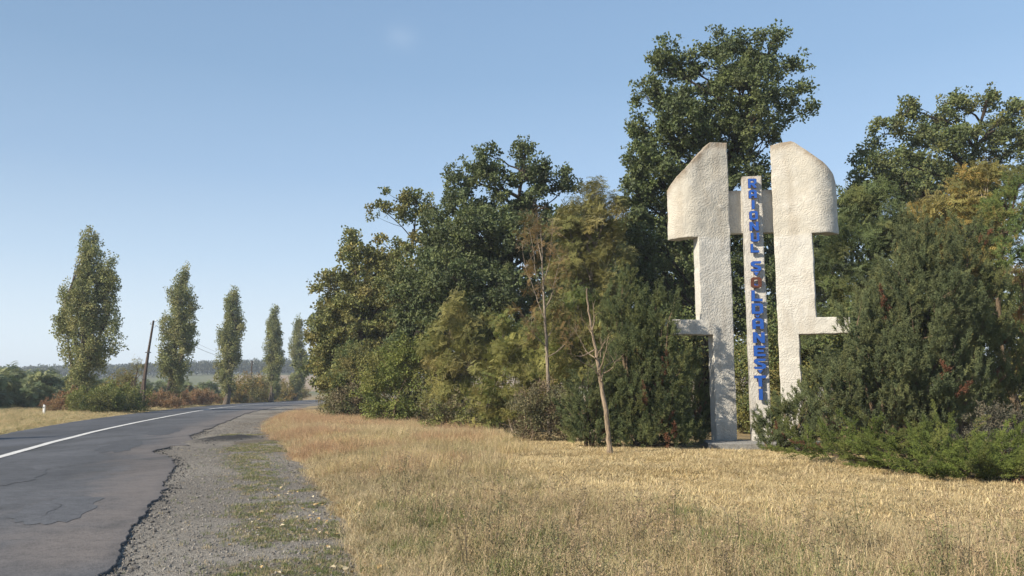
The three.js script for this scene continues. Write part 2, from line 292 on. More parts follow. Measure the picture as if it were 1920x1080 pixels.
// ------------------------------------------------------------------ the monument
const monument = thing('district_monument', 'tall off-white stucco roadside monument with blue letters down its middle pillar', 'monument', [6.62, .29, -22.3]);
{
  const tess = new TessellateModifier(.09, 8), base = new THREE.Vector3(6.62, .29, -22.3);
  const hgt = (py, d) => at(960, py, d).y - base.y;      // height above the plinth of a photo row at depth d
  // outline in (u outward, y up); the plate is straight to u0, then bends back round radius rad
  function wing(o, mirror) {
    const P = o.pts.map(([u, y]) => new THREE.Vector2(u, y)), dense = [];
    for (let k = 0; k < P.length; k++) { const a = P[k], b = P[(k + 1) % P.length], n = Math.max(1, Math.round(a.distanceTo(b) / .12)); for (let i = 0; i < n; i++) { const q = a.clone().lerp(b, i / n); if (i) { q.x += (fbm(q.x * 9 + o.seed, q.y * 5, 2) - .5) * .035; q.y += (fbm(q.x * 5, q.y * 9 + o.seed, 2) - .5) * .03; } dense.push(q); } }
    let g = new THREE.ExtrudeGeometry(new THREE.Shape(dense), { depth: o.t - .05, bevelEnabled: true, bevelThickness: .025, bevelSize: .022, bevelOffset: -.022, bevelSegments: 2, curveSegments: 4 });
    g.translate(0, 0, -o.t + .025);
    g.deleteAttribute('uv'); g = tess.modify(g);
    const p = g.attributes.position, nrm = g.attributes.normal, uv = new Float32Array(p.count * 2), v = new THREE.Vector3(), col = new Float32Array(p.count * 3);
    for (let i = 0; i < p.count; i++) {
      v.fromBufferAttribute(p, i); const side = Math.abs(nrm.getZ(i)) < .5;
      uv[i * 2] = (side && Math.abs(nrm.getX(i)) > .5 ? v.z + o.seed : v.x + o.seed) / 2; uv[i * 2 + 1] = (side && Math.abs(nrm.getY(i)) > .5 ? v.z : v.y) / 2;
      const lump = (fbm(v.x * 2.4 + o.seed, v.y * 2.4, 2) - .5) * .04 + (fbm(v.x * 7 + o.seed, v.y * 7, 1) - .5) * .010;
      let blob = 0; for (const [bx, by, br] of o.blobs) blob = Math.max(blob, Math.exp(-((v.x - bx) ** 2 + (v.y - by) ** 2) / (br * br)));
      if (v.z > -.06) v.z += lump + blob * .03;
      // weathering: brown stain along the top edges, grey rain streaks, pale patches of fresh plaster
      const e = o.top(v.x) - v.y, st = clamp(sstep(.34, .0, e) * (.35 + 1.1 * fbm(v.x * 9 + o.seed, v.y * 9, 3)) - .12) + sstep(.52, .72, fbm(v.x * 7 + o.seed, v.y * .9, 3)) * .26, pt = clamp(sstep(.35, .7, blob) + sstep(.60, .66, fbm(v.x * 1.7 + o.seed * 3, v.y * 1.7, 3)) * .5);
      const lime = v.y < o.head + (fbm(v.x * 6, o.seed, 3) - .5) * .12 ? 1 : 0;   // the shafts were limewashed again later
      [0, 1, 2].forEach((c) => { col[i * 3 + c] = clamp(lerp(lerp(lime ? [.98, .98, .97][c] : [.90, .88, .83][c], [.50, .42, .34][c], clamp(st)), 1.05, pt * .6), 0, 1.05); });
      if (v.x > o.u0 && v.y > o.bendAbove) { const a = (v.x - o.u0) / o.rad, r = o.rad + v.z; v.x = o.u0 + Math.sin(a) * r; v.z = Math.cos(a) * r - o.rad; }
      if (mirror) v.x = -v.x;
      p.setXYZ(i, v.x, v.y, v.z);
    }
    if (mirror) for (let i = 0; i < p.count; i += 3) for (const q of [p.array, uv, col]) { const s = q === uv ? 2 : 3; for (let c = 0; c < s; c++) { const t = q[(i + 1) * s + c]; q[(i + 1) * s + c] = q[(i + 2) * s + c]; q[(i + 2) * s + c] = t; } }
    g.setAttribute('uv', new THREE.BufferAttribute(uv, 2)); g.setAttribute('color', new THREE.BufferAttribute(col, 3));
    g.deleteAttribute('normal'); return toCreasedNormals(g, .7);
  }
  const dL = 22.2, dR = 21.85, slope = (q) => (u) => { for (let k = 0; k + 1 < q.length; k++) if (u <= q[k + 1][0]) return lerp(q[k][1], q[k + 1][1], clamp((u - q[k][0]) / (q[k + 1][0] - q[k][0]))); return q[q.length - 1][1]; };
  const tL = [[0, hgt(267, dL)], [.5, hgt(267.5, dL)], [.58, hgt(271, dL)], [.95, hgt(297, dL)], [1.27, hgt(317, dL)], [1.6, hgt(335, dL)], [1.92, hgt(352, dL)]];
  const L = wing({ seed: 3.1, t: .40, u0: .95, rad: .70, head: hgt(446, dL), bendAbove: hgt(470, dL), top: slope(tL), blobs: [[.26, hgt(388, dL), .07], [.92, hgt(390, dL), .06], [.95, hgt(378, dL), .04], [.62, hgt(352, dL), .07], [.5, hgt(412, dL), .05], [1.1, hgt(345, dL), .06]], pts: [[0, 0], [.60, 0], [.60, hgt(627, dL)], [2.05, hgt(627, dL)], [2.05, hgt(599, dL)], [.94, hgt(599, dL)], [.95, hgt(445, dL)], [1.92, hgt(446, dL)], ...tL.slice().reverse()] }, true);
  const tR = [[0, hgt(266, dR)], [.2, hgt(263, dR)], [.56, hgt(262, dR)], [.66, hgt(265, dR)], [1.03, hgt(286, dR)], [1.48, hgt(309, dR)], [1.78, hgt(326, dR)], [1.95, hgt(345, dR)]];
  const Rr = wing({ seed: 9.7, t: .40, u0: 1.03, rad: .66, head: hgt(438, dR), bendAbove: hgt(470, dR), top: slope(tR), blobs: [[.62, hgt(343, dR), .07], [.95, hgt(380, dR), .07], [.4, hgt(384, dR), .09], [.1, hgt(455, dR), .06]], pts: [[0, 0], [.56, 0], [.54, hgt(625, dR)], [1.85, hgt(625, dR)], [1.85, hgt(596, dR)], [1.01, hgt(594, dR)], [1.01, hgt(437, dR)], [1.95, hgt(437, dR)], ...tR.slice().reverse()] }, false);
  const l = part('pillar', L, M.stucco, monument); l.userData.label = 'left pillar, its winged head bent back at the outer end';
  l.position.set(6.15 - base.x, -.02, 22.3 - 22.15); l.rotation.y = .14;
  const r = part('pillar', Rr, M.stucco, monument); r.userData.label = 'right pillar, its winged head bent back at the outer end';
  r.position.set(7.365 - base.x, -.02, .17); r.rotation.y = -.42;
  // stuccoed boxes
  function stuccoBox(w, h, t, seed) {
    let g = new THREE.ExtrudeGeometry(new THREE.Shape([[-w / 2, 0], [w / 2, 0], [w / 2, h], [-w / 2, h]].map((q) => new THREE.Vector2(...q))), { depth: t - .04, bevelEnabled: true, bevelThickness: .02, bevelSize: .02, bevelOffset: -.02, bevelSegments: 2 });
    g.translate(0, 0, -t + .02); g.deleteAttribute('uv'); g = tess.modify(g);
    const p = g.attributes.position, n = g.attributes.normal, uv = new Float32Array(p.count * 2), col = new Float32Array(p.count * 3);
    for (let i = 0; i < p.count; i++) {
      const x = p.getX(i), y = p.getY(i), z = p.getZ(i); uv[i * 2] = (Math.abs(n.getX(i)) > .5 ? z : x) / 2 + seed; uv[i * 2 + 1] = (Math.abs(n.getY(i)) > .5 ? z : y) / 2;
      const st = clamp(sstep(.2, 0, h - y) * fbm(x * 11, y * 11, 3) + sstep(.5, .72, fbm(x * 8 + seed, y * 1.2, 3)) * .22); [.5, .42, .34].forEach((q, c) => { col[i * 3 + c] = lerp(.95, q, st); });
      const lump = (fbm(x * 3 + seed, y * 3 + 5, 3) - .5) * .035; p.setXYZ(i, x + (fbm(y * 2.2 + seed, z * 2, 3) - .5) * .03, y, z > -.06 ? z + lump : z);
    }
    g.setAttribute('uv', new THREE.BufferAttribute(uv, 2)); g.setAttribute('color', new THREE.BufferAttribute(col, 3)); g.deleteAttribute('normal'); return toCreasedNormals(g, .7);
  }
  const dM = 22.05, mid = part('letter_pillar', stuccoBox(.53, hgt(330, dM) + .02, .36, 5.2), M.stucco, monument);
  const mx = at(1409, 330, dM).x; mid.position.set(mx - base.x, -.02, 22.3 - dM); mid.rotation.y = -.2;
  const bar = part('crossbar', stuccoBox(1.5, hgt(357, 22.4) - hgt(437, 22.4), .24, 2.4), M.stucco, monument);
  bar.position.set(6.78 - base.x, hgt(437, 22.4), 22.3 - 22.38); bar.rotation.y = -.14;
  // plinth slabs and kerb stones
  const slab = (w, h, d) => { const g = new THREE.ExtrudeGeometry(new THREE.Shape([[-w / 2, -d / 2], [w / 2, -d / 2 + .03], [w / 2 - .04, d / 2], [-w / 2, d / 2 - .02]].map((q) => new THREE.Vector2(...q))), { depth: h - .03, bevelEnabled: true, bevelThickness: .015, bevelSize: .015, bevelSegments: 1 }); g.rotateX(-Math.PI / 2); const u = g.attributes.uv; return g; };
  const pl = part('plinth', slab(3.1, .34, 1.7), M.concrete, monument); pl.position.set(.1, -.33, .62); pl.rotation.y = -.1;
  const st = part('paving_slab', slab(1.5, .16, .9), M.concrete, monument); st.position.set(.9, -.31, 2.5); st.rotation.set(0, -.5, .03);
  // letters: strokes on a grid 4 wide and 6 high
  const G = {
    R: [[[0, 0], [1, 0], [1, 2.1], [1.7, 2.1], [2.9, 0], [4, 0], [2.9, 2.3], [4, 3], [4, 5.4], [3.4, 6], [0, 6]], [[1, 3.1], [1, 5], [2.9, 5], [2.9, 3.1]]],
    A: [[[0, 0], [1.1, 0], [1.1, 1.6], [2.9, 1.6], [2.9, 0], [4, 0], [4, 5], [3.1, 6], [.9, 6], [0, 5]], [[1.1, 2.7], [1.1, 4.4], [1.5, 4.9], [2.5, 4.9], [2.9, 4.4], [2.9, 2.7]]],
    I: [[[1.4, 0], [2.6, 0], [2.6, 6], [1.4, 6]]],
    O: [[[0, .8], [.8, 0], [3.2, 0], [4, .8], [4, 5.2], [3.2, 6], [.8, 6], [0, 5.2]], [[1.1, 1.3], [1.1, 4.7], [1.4, 5], [2.6, 5], [2.9, 4.7], [2.9, 1.3], [2.6, 1], [1.4, 1]]],
    N: [[[0, 0], [1.1, 0], [1.1, 3.6], [2.9, 0], [4, 0], [4, 6], [2.9, 6], [2.9, 2.4], [1.1, 6], [0, 6]]],
    U: [[[0, .8], [.8, 0], [3.2, 0], [4, .8], [4, 6], [2.9, 6], [2.9, 1.1], [1.1, 1.1], [1.1, 6], [0, 6]]],
    L: [[[0, 0], [4, 0], [4, 1.2], [1.1, 1.2], [1.1, 6], [0, 6]]],
    S: [[[0, .3], [.4, 0], [3.2, 0], [4, .8], [4, 2.2], [3.4, 3], [1.3, 4.1], [1.3, 4.9], [3.8, 4.9], [4, 6], [.8, 6], [0, 5.2], [0, 3.8], [.6, 3.1], [2.8, 2], [2.8, 1.1], [0, 1.1]]],
    D: [[[0, 0], [3.2, 0], [4, .8], [4, 5.2], [3.2, 6], [0, 6]], [[1.1, 1.1], [1.1, 4.9], [2.7, 4.9], [2.9, 4.6], [2.9, 1.4], [2.7, 1.1]]],
    E: [[[0, 0], [4, 0], [4, 1.1], [1.1, 1.1], [1.1, 2.5], [3.4, 2.5], [3.4, 3.5], [1.1, 3.5], [1.1, 4.9], [4, 4.9], [4, 6], [0, 6]]],
    T: [[[1.45, 0], [2.55, 0], [2.55, 4.8], [4, 4.8], [4, 6], [0, 6], [0, 4.8], [1.45, 4.8]]],
  };
  const plate = (pts, w, h, depth) => {
    const S = (q) => q.map(([x, y]) => new THREE.Vector2((x / 4 - .5) * w, (y / 6 - .5) * h)), sh = new THREE.Shape(S(pts[0])); if (pts[1]) sh.holes.push(new THREE.Path(S(pts[1]).reverse()));
    return new THREE.ExtrudeGeometry(sh, { depth, bevelEnabled: true, bevelThickness: .004, bevelSize: .004, bevelOffset: .007, bevelSegments: 1 });
  };
  const word = [['R', 334.5, 353.5, 14], ['A', 355.5, 372.5, 13.5], ['I', 375, 393, 14], ['O', 395, 413, 14], ['N', 415.5, 433.5, 15], ['U', 436, 454, 14], ['L', 456.5, 474.5, 14], ['S', 489, 510, 17], ['O', 519, 540.5, 17.5], ['L', 543.5, 566, 18], ['D', 568, 589.5, 19], ['A', 596, 618, 18.5], ['N', 622, 644, 19], ['E', 647, 669, 19], ['S', 671.5, 693, 19], ['T', 703, 726, 19], ['I', 728, 751, 19]];
  const front = .075;
  word.forEach(([ch, y0, y1, w], k) => {
    const rusty = k === 8, h = hgt(y0, dM - .1) - hgt(y1, dM - .1), y = (hgt(y0, dM - .1) + hgt(y1, dM - .1)) / 2, ww = w / FPX * dM * 1.03;
    const m = part('letter', plate(G[ch], ww * 1.02, h * .86, .05), rusty ? M.rust : [M.blue, M.rust], mid);
    m.userData.label = rusty ? 'letter O with its paint gone, bare brown rust' : 'letter ' + ch + ' in blue paint with rusty sides';
    m.position.set((hash2(k, 5) - .5) * .02 + .01, y + .02, front); m.rotation.z = (hash2(k, 9) - .5) * .05;
    const peg = new GB(); peg.tube([new THREE.Vector3(0, 0, -front), new THREE.Vector3(0, 0, .01)], [.012, .012], 5);
    const mark = (pts, w2, h2, dy, mat = [M.blue, M.rust]) => { const q = part('diacritic', plate(pts, w2, h2, .045), mat, m); q.position.set(.0, dy, .002); return q; };
    if (k === 7 || k === 14) mark([[[0, 6], [4, 6], [2, 0]]], .13, .09, -h / 2 - .055);
    if (k === 11) mark([[[0, 6], [1, 6], [1.4, 3], [2.6, 3], [3, 6], [4, 6], [3, 0], [1, 0]]], .10, .06, h / 2 + .05);
    if (k === 8) { const q = mark([[[0, 0], [4, 0], [3.4, 4], [2, 3], [.8, 6]]], ww * .5, h * .26, -h * .27, M.blue); q.name = 'paint_flake'; }
    const pg = part('bracket', peg.build(), M.rust, m); pg.position.set(ch === 'L' ? -ww * .36 : 0, ch === 'O' || ch === 'D' || ch === 'U' ? -h * .42 : ch === 'A' || ch === 'R' ? h * .42 : 0, 0);
  });
}

// ------------------------------------------------------------------ foliage
const V = (x, y, z) => new THREE.Vector3(x, y, z), UPV = V(0, 1, 0);
function leafInto(g, p, dir, nrm, len, wid, fold = .25, lobed = false) {   // one leaf, folded along its rib
  const side = V().crossVectors(dir, nrm).normalize(), n = V().crossVectors(side, dir).normalize();
  const q = (a, b, c) => { const v = p.clone().addScaledVector(dir, a * len).addScaledVector(side, b * wid).addScaledVector(n, c * wid); return g.v(v.x, v.y, v.z, b, a); };
  if (!lobed) { const a = q(0, 0, 0), b = q(.5, -.5, fold), c = q(1, 0, -.1), d = q(.5, .5, fold); g.tri(a, b, c); g.tri(a, c, d); return; }
  const a = q(0, 0, 0), b = q(.55, -.5, fold), c = q(.95, -.2, fold * .3), e = q(.95, .2, fold * .3), f = q(.55, .5, fold), m = q(.6, 0, 0);
  g.tri(a, b, m); g.tri(b, c, m); g.tri(c, e, m); g.tri(e, f, m); g.tri(f, a, m);
}
const rdir = (up = 0) => { for (;;) { const v = V(R(-1, 1), R(-1, 1), R(-1, 1)), l = v.length(); if (l > .1 && l < 1) { v.divideScalar(l); v.y += up; return v.normalize(); } } };
function rosette(n, len, wid, rad, lobed) { const g = new GB(); for (let k = 0; k < n; k++) { const d = rdir(.35), p = rdir().multiplyScalar(rad * Math.cbrt(rnd())); leafInto(g, p, d, rdir(.9), len * R(.75, 1.15), wid * R(.8, 1.15), R(.1, .4), lobed); } return g.build(); }
function twigSpray(n, L, len, wid) { const g = new GB(); for (let k = 0; k < n; k++) { const t = R(.05, 1), a = k * 2.4, d = V(Math.cos(a), R(.2, .9), Math.sin(a)).normalize(), p = V(R(-.03, .03), t * L, R(-.03, .03)).addScaledVector(d, R(0, L * .28)); leafInto(g, p, d, rdir(.8), len * R(.7, 1.2), wid * R(.7, 1.2), R(.1, .35)); } return g.build(); }
function pinnate(n, L, pairs, len, wid) { const g = new GB(); for (let k = 0; k < n; k++) { const a = k * 2.4 + R(-.4, .4), out = V(Math.cos(a), R(.1, .7), Math.sin(a)).normalize(), p0 = V(0, k / n * L * .5, 0); for (let j = 1; j <= pairs; j++) for (const s of [-1, 1]) { const t = j / pairs, p = p0.clone().addScaledVector(out, t * L); p.y -= t * t * L * .35; const sd = V().crossVectors(out, UPV).normalize().multiplyScalar(s).addScaledVector(out, .5).normalize(); leafInto(g, p, sd, V(R(-.2, .2), 1, R(-.2, .2)), len, wid, .15); } } return g.build(); }
function needleSpray(L, n, len, wid, twigs) {   // juniper: a plume of awl-shaped needles on a twig with side twigs
  const g = new GB();
  const run = (a, dir, l, m, s) => { for (let k = 0; k < m; k++) { const t = k / m, p = a.clone().addScaledVector(dir, t * l), o = rdir().addScaledVector(dir, 1.15).normalize(), side = V().crossVectors(o, rdir()).normalize(), e = p.clone().addScaledVector(o, len * s * R(.7, 1.2)); const x = g.v(p.x - side.x * wid, p.y - side.y * wid, p.z - side.z * wid), y = g.v(p.x + side.x * wid, p.y + side.y * wid, p.z + side.z * wid), z = g.v(e.x, e.y, e.z); g.tri(x, y, z); } };
  run(V(0, 0, 0), UPV, L, n, 1);
  for (let k = 0; k < twigs; k++) { const a = k * 2.4, t = .1 + .7 * k / twigs; run(V(0, t * L, 0), V(Math.cos(a) * .7, 1, Math.sin(a) * .7).normalize(), L * .5 * (1 - t * .6), Math.round(n * .5), .85); }
  return g.build();
}
const SP = {
  oak: [rosette(11, .15, .095, .17, true), rosette(9, .14, .09, .15, true)],
  poplar: [rosette(15, .13, .12, .26), rosette(13, .14, .12, .28)],
  small: [twigSpray(24, .34, .075, .045), twigSpray(20, .3, .07, .045)],
  ash: [pinnate(5, .30, 5, .085, .034), pinnate(4, .28, 5, .09, .036)],
  locust: [pinnate(7, .55, 6, .15, .085), pinnate(6, .5, 6, .16, .085)],
  juniper: [needleSpray(.24, 26, .055, .007, 7), needleSpray(.2, 22, .05, .007, 6)],
  savin: [needleSpray(.30, 34, .035, .007, 9)],
  far: [rosette(22, .62, .5, 1.0), rosette(20, .7, .5, 1.1)],
};
const X4 = new THREE.Matrix4(), Q4 = new THREE.Quaternion(), Q5 = new THREE.Quaternion(), C4 = new THREE.Color();
function instances(name, geo, mat, list, parent, kind = 'stuff') {   // list of [position, direction, scale, r, g, b]
  const m = new THREE.InstancedMesh(geo, mat, list.length); m.name = name; m.userData.kind = kind;
  list.forEach(([p, d, s, r, g, b], k) => {
    Q4.setFromUnitVectors(UPV, d); Q5.setFromAxisAngle(UPV, hash2(k, 31) * 6.283); Q4.multiply(Q5);
    X4.compose(p, Q4, typeof s === 'number' ? V(s, s, s) : s); m.setMatrixAt(k, X4); m.setColorAt(k, C4.setRGB(r, g, b));
  });
  parent.add(m); return m;
}
const mixc = (pal) => { const a = pal[Math.floor(rnd() * pal.length)], b = pal[Math.floor(rnd() * pal.length)], t = rnd() * .5; return a.map((v, k) => lerp(v, b[k], t)); };
const lobe = (px, py, d, rx, ry, dens = 1, deep = 1) => { const c = at(px, py, d), s = d / FPX; return { c, rx: rx * s, ry: ry * s, rz: Math.min(rx, ry * 1.3) * s * 1.05 * deep, dens }; };
// A tree or shrub: a trunk with limbs to each lobe of the crown, branches to tips, leaf sprays round each tip
function tree(o) {
  rnd = mulberry(o.seed);
  const b = ground(o.x, o.d), root = thing(o.name, o.label, o.category ?? 'tree', [b.x, b.y - .05, b.z], o.group);
  const lobes = o.lobes.map((l) => ({ ...l, c: l.c.clone().sub(b) })), wood = new GB();
  const top = lobes.reduce((a, l) => l.c.y > a.c.y ? l : a), Ht = top.c.y;
  const sprays = (o.spray ?? SP.oak).map(() => []);
  const steep = o.steep ?? .8;
  // trunk(s)
  const stems = o.stems ?? 1, trunks = [];
  for (let s = 0; s < stems; s++) {
    const to = s === 0 ? top.c.clone() : lobes[Math.floor(rnd() * lobes.length)].c.clone(), from = V(stems > 1 ? R(-.3, .3) * (o.spread ?? 1) : 0, 0, stems > 1 ? R(-.3, .3) * (o.spread ?? 1) : 0);
    const n = 7, pts = curve(from, to, n, V(R(-.08, .08), 0, R(-.08, .08)).multiplyScalar(Ht * (o.bow ?? 1)).addScaledVector(V(-to.x, 0, -to.z), .16), Ht * .012), r0 = o.trunk * (s ? .6 : 1);
    wood.tube(pts, pts.map((_, k) => r0 * Math.max(.12, Math.pow(1 - k / n, .8)) * (k === 0 ? 1.25 : 1)), 9); trunks.push(pts);
  }
  const onTrunk = (pts, y) => { for (let k = 0; k + 1 < pts.length; k++) if (pts[k + 1].y >= y) return pts[k].clone().lerp(pts[k + 1], clamp((y - pts[k].y) / Math.max(.01, pts[k + 1].y - pts[k].y))); return pts[pts.length - 1].clone(); };
  for (const l of lobes) {
    const pts = trunks[Math.floor(rnd() * trunks.length)], hd = Math.hypot(l.c.x - pts[4].x, l.c.z - pts[4].z);
    const y0 = clamp(l.c.y - hd * steep - l.ry * .3, Ht * (o.fork ?? .22), l.c.y), s = onTrunk(pts, y0), r1 = o.trunk * clamp(.42 * Math.sqrt(l.rx * l.ry) / Math.max(1, Ht * .12), .1, .5);
    const limb = curve(s, l.c, 5, V(R(-.1, .1), R(0, .14), R(-.1, .1)).multiplyScalar(s.distanceTo(l.c)), s.distanceTo(l.c) * .035);
    wood.tube(limb, limb.map((_, k) => r1 * (1 - k / 5 * .72)), 6);
    const area = Math.PI * l.rx * l.ry, nt = Math.max(4, Math.round(area * (o.tips ?? 3) * l.dens)), deadish = o.bare ?? 0;
    for (let t = 0; t < nt; t++) {
      const dir = rdir(.12), rr = o.even ? Math.pow(R(.1, 1), .5) : Math.pow(R(.18, 1), .55) * R(.86, 1.1), tip = l.c.clone().add(V(dir.x * l.rx * rr, dir.y * l.ry * rr, dir.z * l.rz * rr));
      if (tip.y < (o.floor ?? .1)) tip.y = (o.floor ?? .1) + rnd() * .3;
      const k0 = 2 + Math.floor(rnd() * 4), f = limb[Math.min(k0, 5)].clone(); if (o.steep > 2) { f.lerp(onTrunk(pts, Math.max(f.y, tip.y - 3)), .3); f.y = Math.min(f.y, tip.y - .3); }
      if (rnd() < (o.twigShare ?? .75)) { const br = curve(f, tip, 3, V(R(-.1, .1), R(-.05, .14), R(-.1, .1)).multiplyScalar(f.distanceTo(tip)), f.distanceTo(tip) * .04), rb = o.twig ?? .022; wood.tube(br, [rb, rb * .75, rb * .5, rb * .25], 3, false); }
      if (rnd() < deadish) continue;
      const tone = mixc(o.pal), lum = R(.82, 1.18), ns = Math.round((o.sprays ?? 10) * R(.5, 1.4)), sg = (o.sigma ?? .3) * R(.7, 1.3);
      for (let q = 0; q < ns; q++) {
        const p = tip.clone().add(V(gauss() * sg, gauss() * sg * (o.tall ?? .8), gauss() * sg)); if (p.y < .05) p.y = .05 + rnd() * .2;
        const c = rnd() < .15 ? mixc(o.pal) : tone, j = lum * R(.85, 1.15), up = o.upward ?? .4;
        sprays[q % sprays.length].push([p, rdir(up).addScaledVector(dir, .5).normalize(), (o.size ?? 1) * R(.75, 1.25), c[0] * j, c[1] * j, c[2] * j]);
      }
    }
  }
  part(o.category === 'shrub' ? 'stem' : 'trunk', wood.build(), o.bark ?? M.darkBark, root);
  sprays.forEach((s, k) => instances('crown', (o.spray ?? SP.oak)[k], o.leaf ?? M.leaf, s, root));
  return root;
}
const beside = (px) => px < 60 ? 'past the thicket edge, away from the poplars' : px < 125 ? 'beyond the white marker post' : px < 200 ? 'by the broad first poplar' : px < 290 ? 'by the leaning pole' : px < 350 ? 'by the second poplar' : px < 410 ? 'between the second and third poplars' : px < 460 ? 'by the third poplar' : px < 500 ? 'by the upright pole' : px < 540 ? 'by the fourth poplar' : 'by the fifth poplar';
const behind = (x, d) => { const px = 960 + x / d * FPX; return px < 700 ? 'behind the yellowing oak' : px < 830 ? 'behind the thin-crowned oak' : px < 1050 ? 'behind the broad dark oak' : px < 1180 ? 'behind the olive brown tree' : px < 1500 ? 'behind the tallest oak' : 'behind the spreading oak'; };
function copyOf(o, x, d, turn, s, label) {
  const c = o.clone(); c.name = numbered(o.name.replace(/_\d{3}$/, '')); c.position.copy(ground(x, d)); c.position.y -= .08; c.rotation.y = turn; c.scale.set(s, s * R(.92, 1.08), s); c.userData = { ...o.userData }; if (label) c.userData.label = label;
  scene.add(c); return c;
}
const PAL = {
  oakDark: [[.10, .135, .045], [.12, .155, .05], [.145, .172, .055], [.095, .13, .05]],
  oak: [[.13, .17, .05], [.17, .19, .055], [.21, .21, .06], [.115, .16, .052]],
  oakYellow: [[.22, .225, .065], [.26, .245, .072], [.175, .20, .06], [.30, .26, .085], [.19, .215, .066]],
  olive: [[.215, .21, .058], [.26, .24, .066], [.19, .195, .056], [.29, .245, .075]],
  brown: [[.216, .142, .047], [.270, .169, .061], [.176, .135, .043]],
  lime: [[.21, .255, .055], [.25, .28, .06], [.175, .22, .052], [.28, .27, .072]],
  ash: [[.225, .225, .058], [.29, .265, .072], [.19, .20, .054], [.31, .26, .085]],
  greyShrub: [[.19, .185, .085], [.22, .19, .10], [.165, .17, .078], [.22, .165, .095]],
  yellow: [[.345, .241, .052], [.276, .207, .046], [.230, .196, .046], [.391, .253, .057]],
  locust: [[.16, .205, .09], [.19, .23, .10], [.14, .18, .08], [.22, .235, .09]],
  rust: [[.33, .175, .08], [.27, .15, .07], [.37, .22, .11], [.25, .16, .07], [.30, .22, .10]],
  poplar: [[.29, .305, .11], [.24, .265, .095], [.35, .335, .135], [.20, .23, .085]],
  juniper: [[.12, .15, .06], [.15, .175, .066], [.105, .135, .057], [.175, .19, .066]],
  juniperR: [[.125, .155, .07], [.15, .175, .078], [.105, .132, .06], [.175, .19, .076]],
  savin: [[.125, .165, .030], [.15, .19, .036], [.10, .135, .028], [.15, .165, .042]],
  pine: [[.154, .210, .056], [.196, .238, .070], [.280, .224, .070], [.126, .182, .063]],
};
const oakBase = { spray: SP.oak, tips: 6, sprays: 12, sigma: .30, bark: M.darkBark };
const lobesAt = (d, list) => list.map(([x, y, rx, ry, dens = 1, dd = 0]) => lobe(x, y, d + dd, rx, ry, dens));
const xAt = (px, d) => (px - 960) / FPX * d * 1.0;

// the wood, from the bend of the road to the right
tree({ ...oakBase, seed: 11, name: 'oak_tree', label: 'yellowing oak at the end of the wood, lowest boughs hanging beside the road bend', group: 'trees of the wood', x: -9.4, d: 52, trunk: .30, tips: 5, sigma: .36, size: 1.35, pal: PAL.oakYellow, steep: .5, fork: .15,
  lobes: lobesAt(52, [[660, 447, 22, 18], [672, 480, 34, 26], [722, 505, 48, 36], [632, 530, 34, 26], [605, 535, 16, 14, .8], [690, 555, 52, 40], [755, 560, 44, 40], [618, 590, 34, 32], [668, 615, 50, 42], [735, 630, 48, 44], [608, 655, 30, 36], [655, 680, 44, 40], [612, 712, 32, 28], [715, 690, 44, 44], [640, 735, 26, 14, .6], [590, 625, 16, 18, .7]]) });
tree({ ...oakBase, seed: 12, name: 'oak_tree', label: 'oak whose small thin crown shows bare curved boughs against the sky', group: 'trees of the wood', x: -6, d: 47, trunk: .24, tips: 4, sigma: .28, size: 1.2, pal: [...PAL.oakYellow, ...PAL.oak], fork: .4,
  lobes: lobesAt(47, [[712, 392, 24, 16, 1.1], [748, 372, 30, 20, 1.1], [782, 370, 28, 18, 1.1], [800, 398, 26, 20], [762, 400, 24, 12, .5], [770, 455, 44, 26, .8], [720, 455, 28, 18, .5], [800, 500, 50, 36], [740, 540, 50, 36]]) });
tree({ ...oakBase, seed: 13, name: 'oak_tree', label: 'broad dark green oak with two rounded tops and a crooked black bough', group: 'trees of the wood', x: -1.2, d: 42, trunk: .42, size: 1.12, pal: PAL.oakDark, steep: .6,
  lobes: lobesAt(42, [[912, 288, 20, 20], [870, 330, 36, 28], [918, 335, 40, 34], [985, 285, 24, 26], [990, 325, 42, 36], [1045, 335, 30, 24, .9], [1068, 352, 16, 16, .8], [860, 385, 46, 36], [930, 395, 54, 38], [1010, 385, 46, 34, .9], [815, 420, 30, 28, .8], [850, 450, 56, 40], [930, 470, 60, 46], [1010, 460, 50, 46], [800, 510, 56, 46], [880, 540, 62, 50], [970, 550, 56, 50], [820, 600, 60, 50], [920, 630, 64, 50], [1010, 640, 54, 50], [880, 430, 70, 50, 1, -2], [960, 440, 60, 50, 1, -2], [850, 520, 70, 56, 1, -3], [930, 540, 70, 56, 1, -3], [790, 560, 56, 50, 1, -1], [780, 620, 56, 46, 1, -1], [870, 600, 70, 50, 1, -3]]) });
